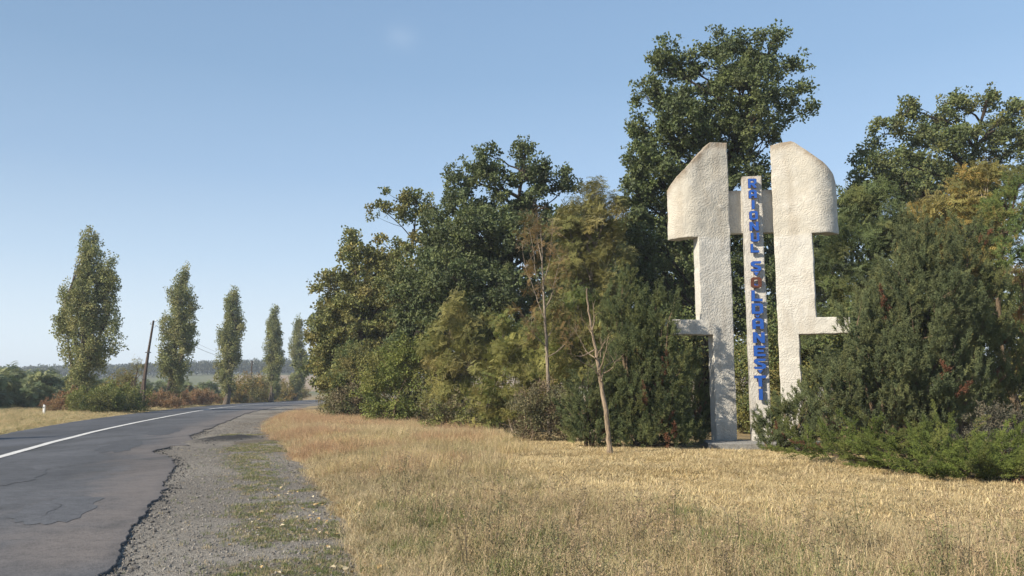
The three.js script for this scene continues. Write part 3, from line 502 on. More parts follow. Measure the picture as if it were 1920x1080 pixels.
tree({ ...oakBase, seed: 15, name: 'oak_tree', label: 'tallest dark green oak, rising behind the white monument', group: 'trees of the wood', x: 8.9, d: 35, trunk: .42, pal: [...PAL.oakDark, PAL.oak[0]], tips: 6.5, steep: .9,
  lobes: lobesAt(35, [[1245, 92, 30, 24, .9], [1248, 130, 46, 38], [1290, 120, 26, 30, .7], [1345, 88, 46, 30], [1400, 80, 34, 30], [1450, 72, 24, 32, .8], [1345, 140, 60, 40], [1425, 130, 48, 38, .9], [1490, 130, 22, 18, .8], [1500, 158, 26, 16, .8], [1480, 190, 32, 20, .7], [1510, 205, 14, 14, .6], [1212, 180, 34, 34, .9], [1270, 195, 50, 42], [1350, 205, 62, 42], [1430, 195, 44, 36], [1195, 235, 28, 24, .9], [1245, 265, 52, 42], [1330, 270, 64, 46], [1415, 260, 46, 40], [1462, 235, 22, 18, .7], [1215, 325, 40, 42], [1290, 345, 60, 50], [1380, 345, 60, 50], [1450, 320, 40, 40, .8], [1215, 400, 46, 46], [1300, 425, 62, 50], [1390, 430, 62, 50], [1210, 480, 50, 46], [1320, 510, 64, 50], [1420, 520, 62, 50], [1230, 560, 56, 46], [1370, 590, 70, 44], [1200, 300, 36, 46, 1.2, -.5], [1195, 365, 36, 46, 1.2, -.5], [1195, 440, 40, 50, 1.2, -.5], [1200, 520, 44, 50, 1.2, -.5], [1260, 330, 50, 50, 1, -1], [1380, 160, 60, 46, 1, -1], [1290, 230, 60, 50, 1, -1], [1400, 225, 60, 46, 1, -1]]) });
tree({ ...oakBase, seed: 16, name: 'oak_tree', label: 'spreading oak right of the monument with sky through its boughs', group: 'trees of the wood', x: 21, d: 38, trunk: .42, pal: [...PAL.oak, ...PAL.oakDark], tips: 5.2, steep: .5,
  lobes: lobesAt(38, [[1700, 208, 32, 24], [1660, 250, 36, 28], [1720, 250, 44, 30], [1625, 290, 30, 24, .8], [1605, 330, 26, 22, .7], [1680, 300, 44, 30, .9], [1760, 220, 34, 28], [1800, 200, 34, 28], [1850, 185, 34, 24], [1800, 255, 48, 34], [1870, 240, 50, 40], [1920, 200, 40, 34], [1940, 270, 50, 44], [1850, 300, 50, 30, .8], [1760, 310, 30, 22, .5], [1660, 350, 50, 30, .9], [1920, 340, 50, 40], [1610, 370, 36, 30, .8], [1640, 330, 50, 40, 1, -1], [1600, 400, 40, 40, 1, -1], [1700, 340, 54, 40, 1, -1], [1770, 270, 54, 40, 1, -1], [1840, 340, 60, 40, 1, -1]]) });
tree({ seed: 14, spray: SP.ash, name: 'lime_tree', label: 'olive brown tree with a rounded top beside the broad dark oak', group: 'trees of the wood', x: 3.4, d: 33, trunk: .2, pal: PAL.olive, tips: 5.5, sprays: 15, sigma: .32, size: .95, bark: M.greyBark, steep: 1.6, upward: .9,
  lobes: lobesAt(33, [[1118, 372, 28, 30], [1078, 400, 34, 36], [1140, 400, 34, 36], [1100, 450, 54, 44], [1055, 440, 30, 40], [1150, 470, 34, 44], [1080, 520, 56, 46], [1140, 550, 44, 46], [1060, 590, 50, 40], [1120, 620, 50, 40]]) });
tree({ seed: 17, spray: SP.ash, name: 'maple_tree', label: 'olive green tree filling the gap right of the monument', group: 'trees of the wood', x: 12.6, d: 29, trunk: .18, pal: [...PAL.oakDark, ...PAL.oak], tips: 5, sprays: 15, sigma: .32, size: .95, steep: 1,
  lobes: lobesAt(29, [[1600, 385, 34, 34], [1650, 380, 40, 40], [1570, 430, 34, 44], [1625, 450, 54, 46], [1680, 440, 44, 46], [1560, 510, 40, 46], [1620, 530, 54, 46], [1690, 520, 50, 46], [1550, 600, 50, 46], [1630, 610, 60, 46], [1520, 660, 50, 46], [1600, 690, 60, 40]]) });
tree({ seed: 18, spray: SP.ash, name: 'maple_tree', label: 'golden yellow autumn tree behind the tall juniper', group: 'trees of the wood', x: 14.6, d: 27, trunk: .15, pal: [...PAL.yellow, ...PAL.olive], tips: 5.5, sprays: 15, sigma: .28, size: .9, steep: 1.4, bark: M.greyBark,
  lobes: lobesAt(27, [[1850, 330, 24, 22], [1820, 345, 26, 24], [1780, 375, 34, 26], [1730, 392, 28, 24], [1825, 395, 40, 34], [1770, 430, 50, 36], [1840, 450, 40, 36], [1720, 440, 28, 28], [1790, 490, 56, 44], [1850, 520, 40, 44]]) });
tree({ seed: 19, spray: SP.savin, leaf: M.needle, name: 'pine_tree', label: 'pale green feathery tree beside the golden tree', group: 'trees of the wood', x: 14.6, d: 23, trunk: .13, pal: PAL.pine, tips: 9, sprays: 14, sigma: .22, size: 1.0, steep: .6, bark: M.twig,
  lobes: lobesAt(23, [[1910, 345, 34, 26], [1885, 380, 34, 30], [1935, 400, 40, 36], [1880, 430, 36, 30], [1920, 470, 44, 34], [1890, 520, 34, 34], [1940, 560, 40, 40], [1960, 640, 50, 50]]) });
tree({ seed: 20, spray: SP.savin, leaf: M.needle, name: 'pine_tree', label: 'rusty brown conifer standing beyond the tall juniper', group: 'trees of the wood', x: 13.8, d: 21.5, trunk: .1, pal: [...PAL.rust, ...PAL.pine, ...PAL.juniperR], tips: 8, sprays: 12, sigma: .2, steep: .6, bark: M.twig,
  lobes: lobesAt(21.5, [[1915, 520, 18, 30], [1925, 570, 30, 34], [1915, 620, 24, 34], [1930, 690, 34, 44]]) });

// undergrowth at the edge of the wood
const shrub = { category: 'shrub', stems: 5, trunk: .035, twig: .009, bark: M.twig, steep: 1.4, fork: .05, group: 'shrubs along the edge of the wood', twigShare: .6 };
tree({ ...shrub, seed: 31, spray: SP.small, name: 'shrub', label: 'grey-green thorny shrub under the yellowing oak by the road bend', x: -9.6, d: 46.5, pal: PAL.greyShrub, tips: 5, sprays: 9, sigma: .3, size: 1.6,
  lobes: lobesAt(46, [[615, 768, 24, 18], [640, 755, 30, 22], [670, 745, 30, 30], [650, 778, 34, 16], [685, 775, 24, 20]]) });
tree({ ...shrub, seed: 32, spray: SP.small, name: 'shrub', label: 'fresh lime green bush between the grey shrub and the ash saplings', x: -5.6, d: 40, stems: 7, spread: 3, trunk: .05, pal: PAL.lime, tips: 5.5, sprays: 10, sigma: .3, size: 1.5,
  lobes: lobesAt(40, [[755, 655, 30, 24], [730, 690, 40, 34], [785, 680, 34, 30], [710, 735, 40, 34], [770, 735, 44, 34], [715, 778, 40, 22], [775, 780, 40, 22], [800, 650, 26, 26]]) });
tree({ ...shrub, seed: 33, spray: SP.ash, name: 'ash_sapling', category: 'tree', label: 'slender yellow-green ash sapling with a pale thin trunk', group: 'ash saplings at the edge of the wood', x: -2.4, d: 35, stems: 3, trunk: .06, bark: M.greyBark, pal: PAL.ash, tips: 5.5, sprays: 15, sigma: .3, size: .95,
  lobes: lobesAt(35, [[858, 580, 26, 30], [840, 620, 34, 34], [880, 630, 34, 34], [820, 670, 34, 34], [865, 690, 40, 34], [910, 660, 26, 30], [840, 740, 44, 34], [890, 745, 36, 34], [830, 785, 34, 20]]) });
tree({ ...shrub, seed: 34, spray: SP.ash, name: 'ash_sapling', category: 'tree', label: 'bushy olive ash sapling between the pale trunk and the lime bush', group: 'ash saplings at the edge of the wood', x: .0, d: 30.5, stems: 4, trunk: .05, bark: M.greyBark, pal: [...PAL.ash, ...PAL.lime], tips: 6, sprays: 15, sigma: .26, size: .85,
  lobes: lobesAt(30.5, [[950, 600, 28, 30], [985, 640, 34, 34], [940, 660, 34, 34], [965, 700, 44, 34], [920, 720, 34, 34], [1000, 710, 34, 30], [940, 765, 40, 30], [985, 770, 40, 26], [905, 785, 26, 22]]) });
tree({ ...shrub, seed: 36, spray: SP.ash, name: 'ash_sapling', category: 'tree', label: 'olive ash sapling behind the leaning dead tree', group: 'ash saplings at the edge of the wood', x: 2.6, d: 28, stems: 4, trunk: .05, bark: M.greyBark, pal: [...PAL.olive, ...PAL.lime], tips: 5.5, sprays: 14, sigma: .28, size: .85,
  lobes: lobesAt(28, [[1075, 560, 34, 34], [1050, 610, 40, 40], [1100, 620, 36, 40], [1060, 670, 44, 36], [1110, 690, 40, 40], [1040, 710, 36, 30]]) });
tree({ ...shrub, seed: 35, spray: SP.small, name: 'shrub', label: 'low grey-brown shrub beside the left juniper', x: 1.0, d: 24.5, stems: 9, spread: 3, pal: PAL.greyShrub, tips: 13, sprays: 10, sigma: .16, size: .85, twigShare: .9,
  lobes: lobesAt(24.5, [[1010, 745, 28, 22], [1045, 750, 30, 26], [985, 770, 26, 24], [1025, 785, 40, 28], [1062, 780, 28, 30], [1000, 806, 34, 18], [1050, 812, 34, 16]]) });
tree({ ...shrub, seed: 37, spray: SP.small, name: 'shrub', label: 'dark thicket bush low between the lime bush and the low grey shrub', x: -2.6, d: 31, stems: 9, spread: 4, pal: [...PAL.greyShrub, ...PAL.lime], tips: 6, sprays: 10, sigma: .26, size: 1.2, twigShare: .9,
  lobes: lobesAt(31, [[830, 775, 34, 22], [870, 780, 34, 22], [910, 790, 34, 18], [945, 800, 30, 16], [800, 790, 26, 16]]) });
tree({ ...shrub, seed: 38, spray: SP.small, name: 'shrub', label: 'grey-leaved shrub at the end of the low spreading juniper', x: 10.4, d: 16.6, stems: 9, spread: 3, pal: [[.12, .115, .075], [.15, .13, .085], [.10, .10, .06]], tips: 22, sprays: 9, sigma: .11, size: .55, twigShare: .9,
  lobes: lobesAt(16.6, [[1850, 785, 34, 24], [1890, 800, 40, 34], [1830, 825, 30, 26], [1875, 845, 44, 30], [1930, 830, 40, 50]]) });

// two thin trees with few or no leaves
function bareTree(o) {
  rnd = mulberry(o.seed);
  const b = ground(o.x, o.d), root = thing(o.name, o.label, 'tree', [b.x, b.y - .06, b.z]), g = new GB(), leaves = [];
  const P = (px, py, dd = 0) => at(px, py, o.d + dd).sub(root.position);
  const run = (pts, r0, r1, sides = 8) => { const n = [], c = new THREE.CatmullRomCurve3(pts), N = Math.max(5, pts.length * 4); for (let k = 0; k <= N; k++) n.push(c.getPoint(k / N).add(V(R(-.012, .012), 0, R(-.012, .012)))); g.tube(n, n.map((_, k) => lerp(r0, r1, k / N) * R(.88, 1.14)), sides); return n; };
  const main = o.path.map(([x, y, dd]) => P(x, y, dd)); main.unshift(V(0, -.05, 0)); const m = run(main, o.r, o.r * .22, 10);
  g.tube([V(0, -.05, 0), V(0, .12, 0), m[3].clone()], [o.r * 1.5, o.r * 1.15, o.r * .9], 10, false);
  for (const br of o.branches) {
    const pts = br.map(([x, y, dd]) => P(x, y, dd)); const t = run(pts, o.rb, o.rb * .3, 5);
    for (let k = 0; k < (o.fine ?? 3); k++) { const a = t[Math.floor(R(.35, .95) * t.length)], e = a.clone().add(V(R(-.5, .5), R(.1, .6), R(-.5, .5)).multiplyScalar(o.fineLen ?? 1)); g.tube(curve(a, e, 3, V(0, .03, 0), .03), [o.rb * .4, o.rb * .3, o.rb * .22, o.rb * .1], 3, false); if (o.pal) for (let q = 0; q < (o.leafy ?? 5); q++) { const c = mixc(o.pal); leaves.push([e.clone().lerp(a, rnd()).add(V(gauss() * .2, gauss() * .2, gauss() * .2)), rdir(.6), R(.6, 1), ...c]); } }
  }
  part('trunk', g.build(), o.bark, root);
  if (leaves.length) instances('crown', SP.ash[0], M.leaf, leaves, root);
}
bareTree({ seed: 41, name: 'dead_tree', label: 'small dead tree with peeling pale bark standing in the mown grass', x: 2.28, d: 18.95, r: .066, rb: .017, bark: M.deadBark, fine: 3, fineLen: .6,
  path: [[1141, 820], [1136, 770], [1128, 725, .1], [1122, 690, .1], [1116, 650, .2], [1108, 610, .2], [1102, 570, .3], [1100, 540, .3]],
  branches: [[[1123, 705], [1112, 690, -.2], [1100, 684, -.4], [1072, 668, -.6]], [[1118, 672], [1100, 660, .3], [1090, 640, .5], [1075, 615, .6]], [[1124, 700], [1130, 678, -.2], [1136, 655, -.3], [1140, 632, -.3]], [[1122, 695], [1126, 668, .3], [1128, 650, .4], [1134, 640, .4]], [[1127, 715], [1134, 690, .2], [1150, 678, .5], [1166, 676, .6]], [[1118, 670], [1126, 655, -.2], [1134, 640, -.4]], [[1112, 632], [1104, 615, .2], [1092, 600, .2]], [[1132, 700, .1], [1150, 688, -.3], [1158, 665, -.4]], [[1110, 620], [1114, 600, .2], [1112, 570, .3]], [[1116, 655], [1090, 668, -.2], [1062, 662, -.4]]] });
bareTree({ seed: 42, name: 'thin_tree', label: 'slim pale-barked tree with nearly bare upswept branches and sparse brown leaves', x: 1.25, d: 27, r: .065, rb: .022, bark: M.greyBark, pal: PAL.brown, fine: 7, fineLen: 1.3, leafy: 2,
  path: [[1027, 700], [1025, 650], [1022, 600], [1020, 560], [1018, 520, .2], [1016, 470, .2], [1014, 420, .2]],
  branches: [[[1022, 600], [1010, 570], [1000, 540, .4], [985, 500, .6], [978, 450, .6]], [[1021, 580], [1034, 555], [1042, 520, -.4], [1052, 480, -.5]], [[1024, 640], [1040, 610, .4], [1060, 585, .6]], [[1019, 545], [1006, 520, -.3], [1000, 470, -.4], [990, 420, -.4]], [[1018, 530], [1028, 500, .3], [1034, 450, .4], [1036, 410, .4]], [[1024, 650], [1004, 630, -.3], [985, 600, -.4]], [[1016, 490], [1008, 450, .3], [1008, 400, .3]], [[1026, 670], [1050, 655, -.3], [1075, 625, -.5]]] });

// junipers: masses of upright plumes
function juniper(o) {
  rnd = mulberry(o.seed);
  const b = ground(o.x, o.d), root = thing(o.name ?? 'juniper', o.label, 'juniper', [b.x, b.y - .05, b.z], o.group), list = [[], []], wood = new GB();
  for (const l0 of o.lobes) {
    const c = l0.c.clone().sub(root.position), area = 4 * Math.PI * Math.pow((Math.pow(l0.rx * l0.ry, 1.6) + Math.pow(l0.rx * l0.rz, 1.6) + Math.pow(l0.ry * l0.rz, 1.6)) / 3, 1 / 1.6);
    wood.tube(curve(V(R(-.2, .2), 0, R(-.2, .2)), c, 4, V(R(-.1, .1), 0, R(-.1, .1)), .03), [.06, .05, .04, .03, .02], 5);
    const n = Math.round(area * (o.plumes ?? 7) * l0.dens);
    for (let k = 0; k < n; k++) {
      const dir = rdir(.05), rr = R(.72, 1.02), p0 = c.clone().add(V(dir.x * l0.rx * rr, dir.y * l0.ry * rr, dir.z * l0.rz * rr)); if (p0.y < .12) p0.y = R(.08, .3);
      const ax = V(dir.x * (o.flare ?? .55), 1 * (o.lift ?? 1) + dir.y * .5, dir.z * (o.flare ?? .55)).add(rdir().multiplyScalar(.28)).normalize(), L = R(.35, .75) * (o.len ?? 1), m = Math.round(R(5, 9) * (o.dense ?? 1)), tone = mixc(o.pal), lum = R(.78, 1.22), dead = rnd() < .012;
      if (k % 6 === 0) wood.tube([c.clone().lerp(p0, .35), p0.clone(), p0.clone().addScaledVector(ax, L * .8)], [.016, .01, .003], 3, false);
      for (let q = 0; q < m; q++) {
        const t = q / m, w = (.13 * (1 - t) + .02) * (o.thin ?? 1), p = p0.clone().addScaledVector(ax, t * L).add(V(gauss() * w, gauss() * w * .5, gauss() * w)), d = rdir().multiplyScalar(.55 * (1 - t * .6)).add(ax).normalize(), cc = dead ? [.17, .075, .04] : tone, j = lum * R(.85, 1.15);
        list[q & 1].push([p, d, (o.size ?? 1) * R(.8, 1.2) * (1 - t * .25), cc[0] * j, cc[1] * j, cc[2] * j]);
      }
    }
  }
  part('trunk', wood.build(), M.twig, root);
  const sp = o.spray ?? SP.juniper; if (sp.length === 1) instances('foliage', sp[0], M.needle, [...list[0], ...list[1]], root); else list.forEach((l, k) => instances('foliage', sp[k], M.needle, l, root));
}
juniper({ seed: 51, label: 'dark bushy juniper left of the monument, its tops pointed', group: 'junipers beside the monument', x: 3.5, d: 21.6, pal: PAL.juniper, plumes: 9.5,
  lobes: lobesAt(21.4, [[1164, 570, 22, 34, 1.1, .4], [1160, 630, 34, 44, 1, .3], [1200, 600, 26, 36, 1, .6], [1215, 660, 40, 50, 1, .3], [1175, 700, 46, 50, 1], [1240, 660, 26, 44, 1, .2], [1252, 605, 13, 30, 1, -.2], [1225, 590, 16, 34, 1, .1], [1250, 720, 36, 50, 1, .1], [1200, 770, 60, 50, 1], [1262, 785, 30, 42, 1], [1140, 780, 40, 44, 1], [1200, 818, 66, 24, 1.2, -.2], [1266, 820, 30, 22, 1.2], [1120, 828, 40, 16, 1.3, -.5], [1185, 832, 44, 16, 1.3, -.6], [1245, 832, 44, 16, 1.3, -.5], [1290, 830, 26, 18, 1.3, .4], [1290, 730, 24, 50, 1, 2.2], [1300, 790, 30, 46, 1, 2.0]]) });
juniper({ seed: 52, label: 'small rounded juniper against the foot of the dead tree', group: 'junipers beside the monument', x: 2.05, d: 21.2, pal: [...PAL.juniper, PAL.juniperR[3]], plumes: 9, len: .8,
  lobes: lobesAt(21.0, [[1105, 735, 26, 32], [1085, 775, 24, 34], [1115, 790, 34, 40], [1100, 815, 34, 20]]) });
juniper({ seed: 53, label: 'broad grey-green juniper hiding the right arm of the monument', group: 'junipers beside the monument', x: 8.9, d: 18.9, pal: PAL.juniperR, plumes: 11,
  lobes: lobesAt(18.8, [[1715, 450, 18, 40, 1.1, .8], [1705, 510, 34, 50, 1, .6], [1750, 500, 32, 50, 1, .8], [1690, 560, 40, 50, 1, .4], [1745, 570, 52, 60, 1, .3], [1665, 620, 40, 50, 1, .2], [1715, 640, 56, 60], [1785, 610, 50, 60, 1, .4], [1635, 690, 40, 48, 1, .1], [1680, 710, 56, 56], [1750, 715, 60, 56], [1604, 622, 20, 36, 1, -.1], [1575, 715, 24, 34, 1, -.1], [1545, 752, 24, 30], [1595, 755, 36, 40], [1645, 785, 50, 36], [1725, 785, 60, 36], [1790, 750, 46, 56, 1, .3], [1560, 790, 28, 28]]) });
juniper({ seed: 54, label: 'tall dark green juniper behind the broad grey-green one', group: 'junipers beside the monument', x: 11.3, d: 20.4, pal: [...PAL.juniper, ...PAL.juniperR], plumes: 9,
  lobes: lobesAt(20.4, [[1815, 480, 24, 50, 1.1], [1800, 540, 40, 56], [1850, 580, 36, 60], [1830, 650, 50, 60], [1880, 680, 40, 60], [1830, 730, 56, 50], [1900, 760, 50, 50]]) });
juniper({ seed: 55, label: 'little dark juniper in front of the letter pillar', group: 'junipers beside the monument', x: 6.55, d: 20.2, pal: [...PAL.juniper, PAL.juniperR[0]], plumes: 11, len: .7, size: .9,
  lobes: lobesAt(20.2, [[1472, 770, 16, 22, 1.1], [1510, 765, 18, 26], [1455, 800, 20, 20], [1500, 800, 30, 30], [1440, 822, 22, 14], [1490, 826, 30, 12], [1540, 815, 26, 22], [1448, 836, 26, 10, 1.5, -.4], [1490, 838, 30, 10, 1.5, -.4], [1530, 838, 26, 10, 1.5, -.4]]) });
juniper({ seed: 56, label: 'low spreading bright green juniper at the edge of the mown grass', group: 'junipers beside the monument', name: 'juniper', x: 8.0, d: 15.0, pal: PAL.savin, spray: SP.savin, plumes: 13, len: 1.15, flare: 1.7, lift: .7, dense: 1.3, size: .8, thin: .5,
  lobes: lobesAt(15.2, [[1520, 842, 34, 14, 1, 1.8], [1575, 846, 44, 18, 1, 1.4], [1635, 850, 44, 22, 1, .9], [1690, 852, 44, 26, 1, .5], [1735, 876, 46, 26, 1, -.5], [1775, 852, 44, 28, 1, .5], [1800, 888, 46, 26, 1, -.9], [1850, 894, 46, 26, 1, -1.1], [1900, 900, 46, 26, 1, -1.2], [1860, 858, 50, 30, 1, .3], [1950, 895, 44, 34, 1, -1.1]]) });

// trees deeper in the wood
{
  const a = tree({ ...oakBase, seed: 61, name: 'woodland_tree', label: 'tree standing deeper in the wood behind the front oaks', group: 'trees deeper in the wood', x: -4, d: 60, trunk: .3, pal: [...PAL.oakDark, ...PAL.oak], tips: 2.2, sprays: 11, sigma: .5, size: 1.9,
    lobes: lobesAt(60, [[860, 470, 70, 50], [820, 540, 60, 50], [910, 540, 70, 50], [860, 610, 80, 50], [790, 640, 50, 50], [930, 640, 60, 50], [860, 690, 80, 40]]) });
  rnd = mulberry(62);
  for (const [x, d, s] of [[4, 56, 1.1], [12, 52, 1.15], [20, 54, 1.1], [28, 52, 1.15], [-11, 66, .95], [34, 45, 1.05], [8, 68, 1.2], [-16, 76, .85]]) copyOf(a, x, d, R(0, 6.28), s, 'dark tree deeper in the wood ' + behind(x, d));
  const u = tree({ ...shrub, seed: 63, spray: SP.small, name: 'undergrowth_bush', label: 'dark undergrowth bush in the shade of the wood', group: 'bushes in the shade of the wood', x: 5, d: 31, stems: 6, spread: 3, trunk: .05, pal: [...PAL.oak, ...PAL.olive], tips: 4.5, sprays: 11, sigma: .34, size: 1.6,
    lobes: lobesAt(31, [[1200, 640, 50, 44], [1160, 700, 50, 44], [1240, 700, 50, 44], [1200, 750, 70, 44], [1200, 790, 80, 24]]) });
  rnd = mulberry(64);
  for (const [x, d, s] of [[9.4, 29, .9], [11.5, 26, .95], [14.5, 29, 1.1], [1, 36, 1.05], [-4, 42, 1.0], [-9, 47, .95], [6.5, 34, 1.1], [11, 34, 1.1], [18, 27, 1.1], [17, 21, .8], [-12, 58, .9]]) copyOf(u, x, d, R(0, 6.28), s, 'shaded undergrowth bush ' + behind(x, d));
}

// ------------------------------------------------------------------ left of the road
const poplarSpec = { spray: SP.poplar, bark: M.poplarBark, steep: 3.2, fork: .1, upward: .8, tall: 2.4, twig: .03, category: 'tree', group: 'poplars along the road', bow: .25, pal: PAL.poplar, sprays: 12, sigma: .30, tips: 4.3, even: 1, twigShare: .8 };
tree({ ...poplarSpec, seed: 71, name: 'poplar', label: 'largest and broadest poplar, the first of the row by the white post', x: xAt(152, 68), d: 68, trunk: .42, stems: 3, tips: 4.4,
  lobes: lobesAt(68, [[166, 458, 16, 26], [170, 500, 28, 44], [202, 535, 22, 56], [158, 575, 40, 70], [192, 620, 34, 64], [122, 600, 14, 66], [158, 668, 36, 52], [150, 722, 22, 32], [152, 752, 16, 16]]) });
tree({ ...poplarSpec, seed: 72, name: 'poplar', label: 'second poplar of the row, right of the leaning pole, with a split right flank', x: xAt(327, 90), d: 90, trunk: .4, stems: 3, size: 1.1,
  lobes: lobesAt(90, [[341, 524, 11, 22], [337, 565, 20, 44], [358, 595, 11, 40], [326, 628, 24, 46], [348, 640, 18, 40], [318, 680, 21, 34], [338, 700, 14, 28], [326, 732, 12, 18]]) });
tree({ ...poplarSpec, seed: 73, name: 'poplar', label: 'third poplar of the row, slim with a narrow pointed top', x: xAt(428, 107), d: 107, trunk: .38, stems: 2, size: 1.15,
  lobes: lobesAt(107, [[437, 551, 7, 17], [434, 585, 14, 34], [447, 610, 9, 32], [426, 638, 18, 40], [440, 660, 13, 36], [420, 690, 16, 32], [428, 722, 12, 20]]) });
tree({ ...poplarSpec, seed: 74, name: 'poplar', label: 'fourth poplar of the row, evenly spindle shaped', x: xAt(515, 128), d: 128, trunk: .38, stems: 2, size: 1.25, tips: 4,
  lobes: lobesAt(128, [[514, 594, 7, 20], [513, 635, 15, 40], [522, 660, 12, 40], [509, 688, 15, 36], [516, 722, 10, 22]]) });
tree({ ...poplarSpec, seed: 75, name: 'poplar', label: 'fifth poplar of the row, half hidden by the oak at the bend', x: xAt(558, 146), d: 146, trunk: .38, stems: 2, size: 1.3, tips: 3.8,
  lobes: lobesAt(146, [[560, 612, 7, 18], [557, 650, 12, 40], [566, 690, 11, 38], [557, 710, 12, 28]]) });
{ // the row goes on towards the camera, out of the frame; one of its trees shades the near lane
  const p = scene.getObjectByName('poplar_001'); rnd = mulberry(76);
  copyOf(p, -33.5, 17.5, 2.2, .92, 'poplar of the same row standing nearer, out of the frame, its shadow across the road');
}
const locust = tree({ seed: 81, spray: SP.locust, name: 'locust_tree', label: 'bushy grey-green locust tree in the thicket beyond the poplars', group: 'locust thicket beyond the poplars', x: -50, d: 84, trunk: .12, stems: 4, spread: 4, tips: 1.6, sprays: 9, sigma: .5, size: 1.15, pal: PAL.locust, bark: M.twig, upward: 1, fork: .1,
  lobes: lobesAt(84, [[60, 715, 26, 14], [30, 725, 30, 16], [95, 722, 28, 16], [45, 745, 36, 16], [85, 745, 36, 16], [20, 750, 26, 14], [60, 762, 44, 10]]) });
rnd = mulberry(82);
for (const [px, d, s] of [[-10, 74, .85], [105, 92, 1.05], [20, 104, 1.35], [150, 112, 1.0], [210, 122, .95], [255, 128, .95], [300, 136, .9], [360, 130, .8], [395, 150, .85], [230, 150, 1.1], [330, 158, 1.1], [440, 160, .8], [-40, 90, 1.1], [490, 178, .75], [80, 78, .7], [270, 108, .7], [385, 116, .55]]) copyOf(locust, xAt(px, d), d, R(0, 6.28), s * R(.9, 1.1), (s > 1 ? 'tall' : s < .8 ? 'small' : 'bushy') + ' grey-green locust tree ' + beside(px));
const redBush = tree({ ...shrub, seed: 83, spray: SP.small, name: 'rust_red_shrub', label: 'rust red autumn shrub at the foot of the poplars', group: 'red shrubs under the poplars', x: -36.5, d: 67, tips: 3, sprays: 11, sigma: .3, size: 2.0, pal: PAL.rust,
  lobes: lobesAt(67, [[120, 755, 24, 10], [145, 750, 24, 12], [135, 762, 36, 8], [165, 760, 20, 10]]) });
rnd = mulberry(84);
for (const [px, d, s] of [[185, 68, .8], [105, 65, .6], [285, 80, .9], [310, 86, 1.0], [345, 92, .9], [370, 98, 1.0], [385, 101, 1.1], [405, 108, .9], [455, 120, .9], [330, 80, .7]]) copyOf(redBush, xAt(px, d), d, R(0, 6.28), s, (s < .8 ? 'small ' : '') + 'rust red autumn shrub ' + beside(px));
const greenBush = tree({ ...shrub, seed: 85, spray: SP.small, name: 'roadside_bush', label: 'green roadside bush between the poplars and the road', group: 'green bushes under the poplars', x: xAt(205, 62), d: 62, tips: 3.4, sprays: 11, sigma: .28, size: 1.8, pal: [...PAL.lime, ...PAL.oak],
  lobes: lobesAt(62, [[205, 748, 24, 14], [190, 762, 26, 10], [220, 755, 22, 16], [205, 768, 34, 8]]) });
rnd = mulberry(86);
for (const [px, d, s] of [[240, 64, 1.0], [165, 62, .9], [178, 61, .8], [258, 68, .8], [222, 63, 1.1], [500, 134, 1.1], [548, 150, 1.0], [420, 112, .8]]) copyOf(greenBush, xAt(px, d), d, R(0, 6.28), s, (s < .95 ? 'small ' : '') + 'green leafy roadside bush ' + beside(px));
const yellowBush = tree({ ...shrub, seed: 87, spray: SP.small, name: 'yellow_bush', label: 'round yellow-orange bush by the far bend of the road', group: 'yellow bushes by the far bend', x: xAt(465, 124), d: 124, tips: 1.6, sprays: 12, sigma: .5, size: 3.0, pal: [...PAL.yellow, ...PAL.olive],
  lobes: lobesAt(124, [[460, 722, 14, 14], [445, 735, 14, 12], [475, 732, 16, 14], [460, 742, 24, 8]]) });
rnd = mulberry(88);
for (const [px, d, s] of [[490, 130, .95], [535, 146, .9], [505, 138, .8], [560, 160, .8], [448, 118, .7], [240, 92, .8]]) copyOf(yellowBush, xAt(px, d), d, R(0, 6.28), s, (s < .85 ? 'small ' : '') + 'round yellow-orange bush ' + beside(px));
bareTree({ seed: 89, name: 'bare_tree', label: 'small half-bare tree with thin twigs beside the leaning pole', x: xAt(252, 88), d: 88, r: .1, rb: .05, bark: M.twig, pal: PAL.olive, fine: 7, fineLen: 2.2,
  path: [[251, 735], [253, 715], [256, 700], [260, 688]], branches: [[[252, 725], [240, 712], [226, 704]], [[254, 712], [264, 700], [268, 686]], [[252, 720], [244, 705], [240, 696]], [[255, 706], [258, 696], [254, 686]], [[253, 715], [232, 715], [214, 708]]] });

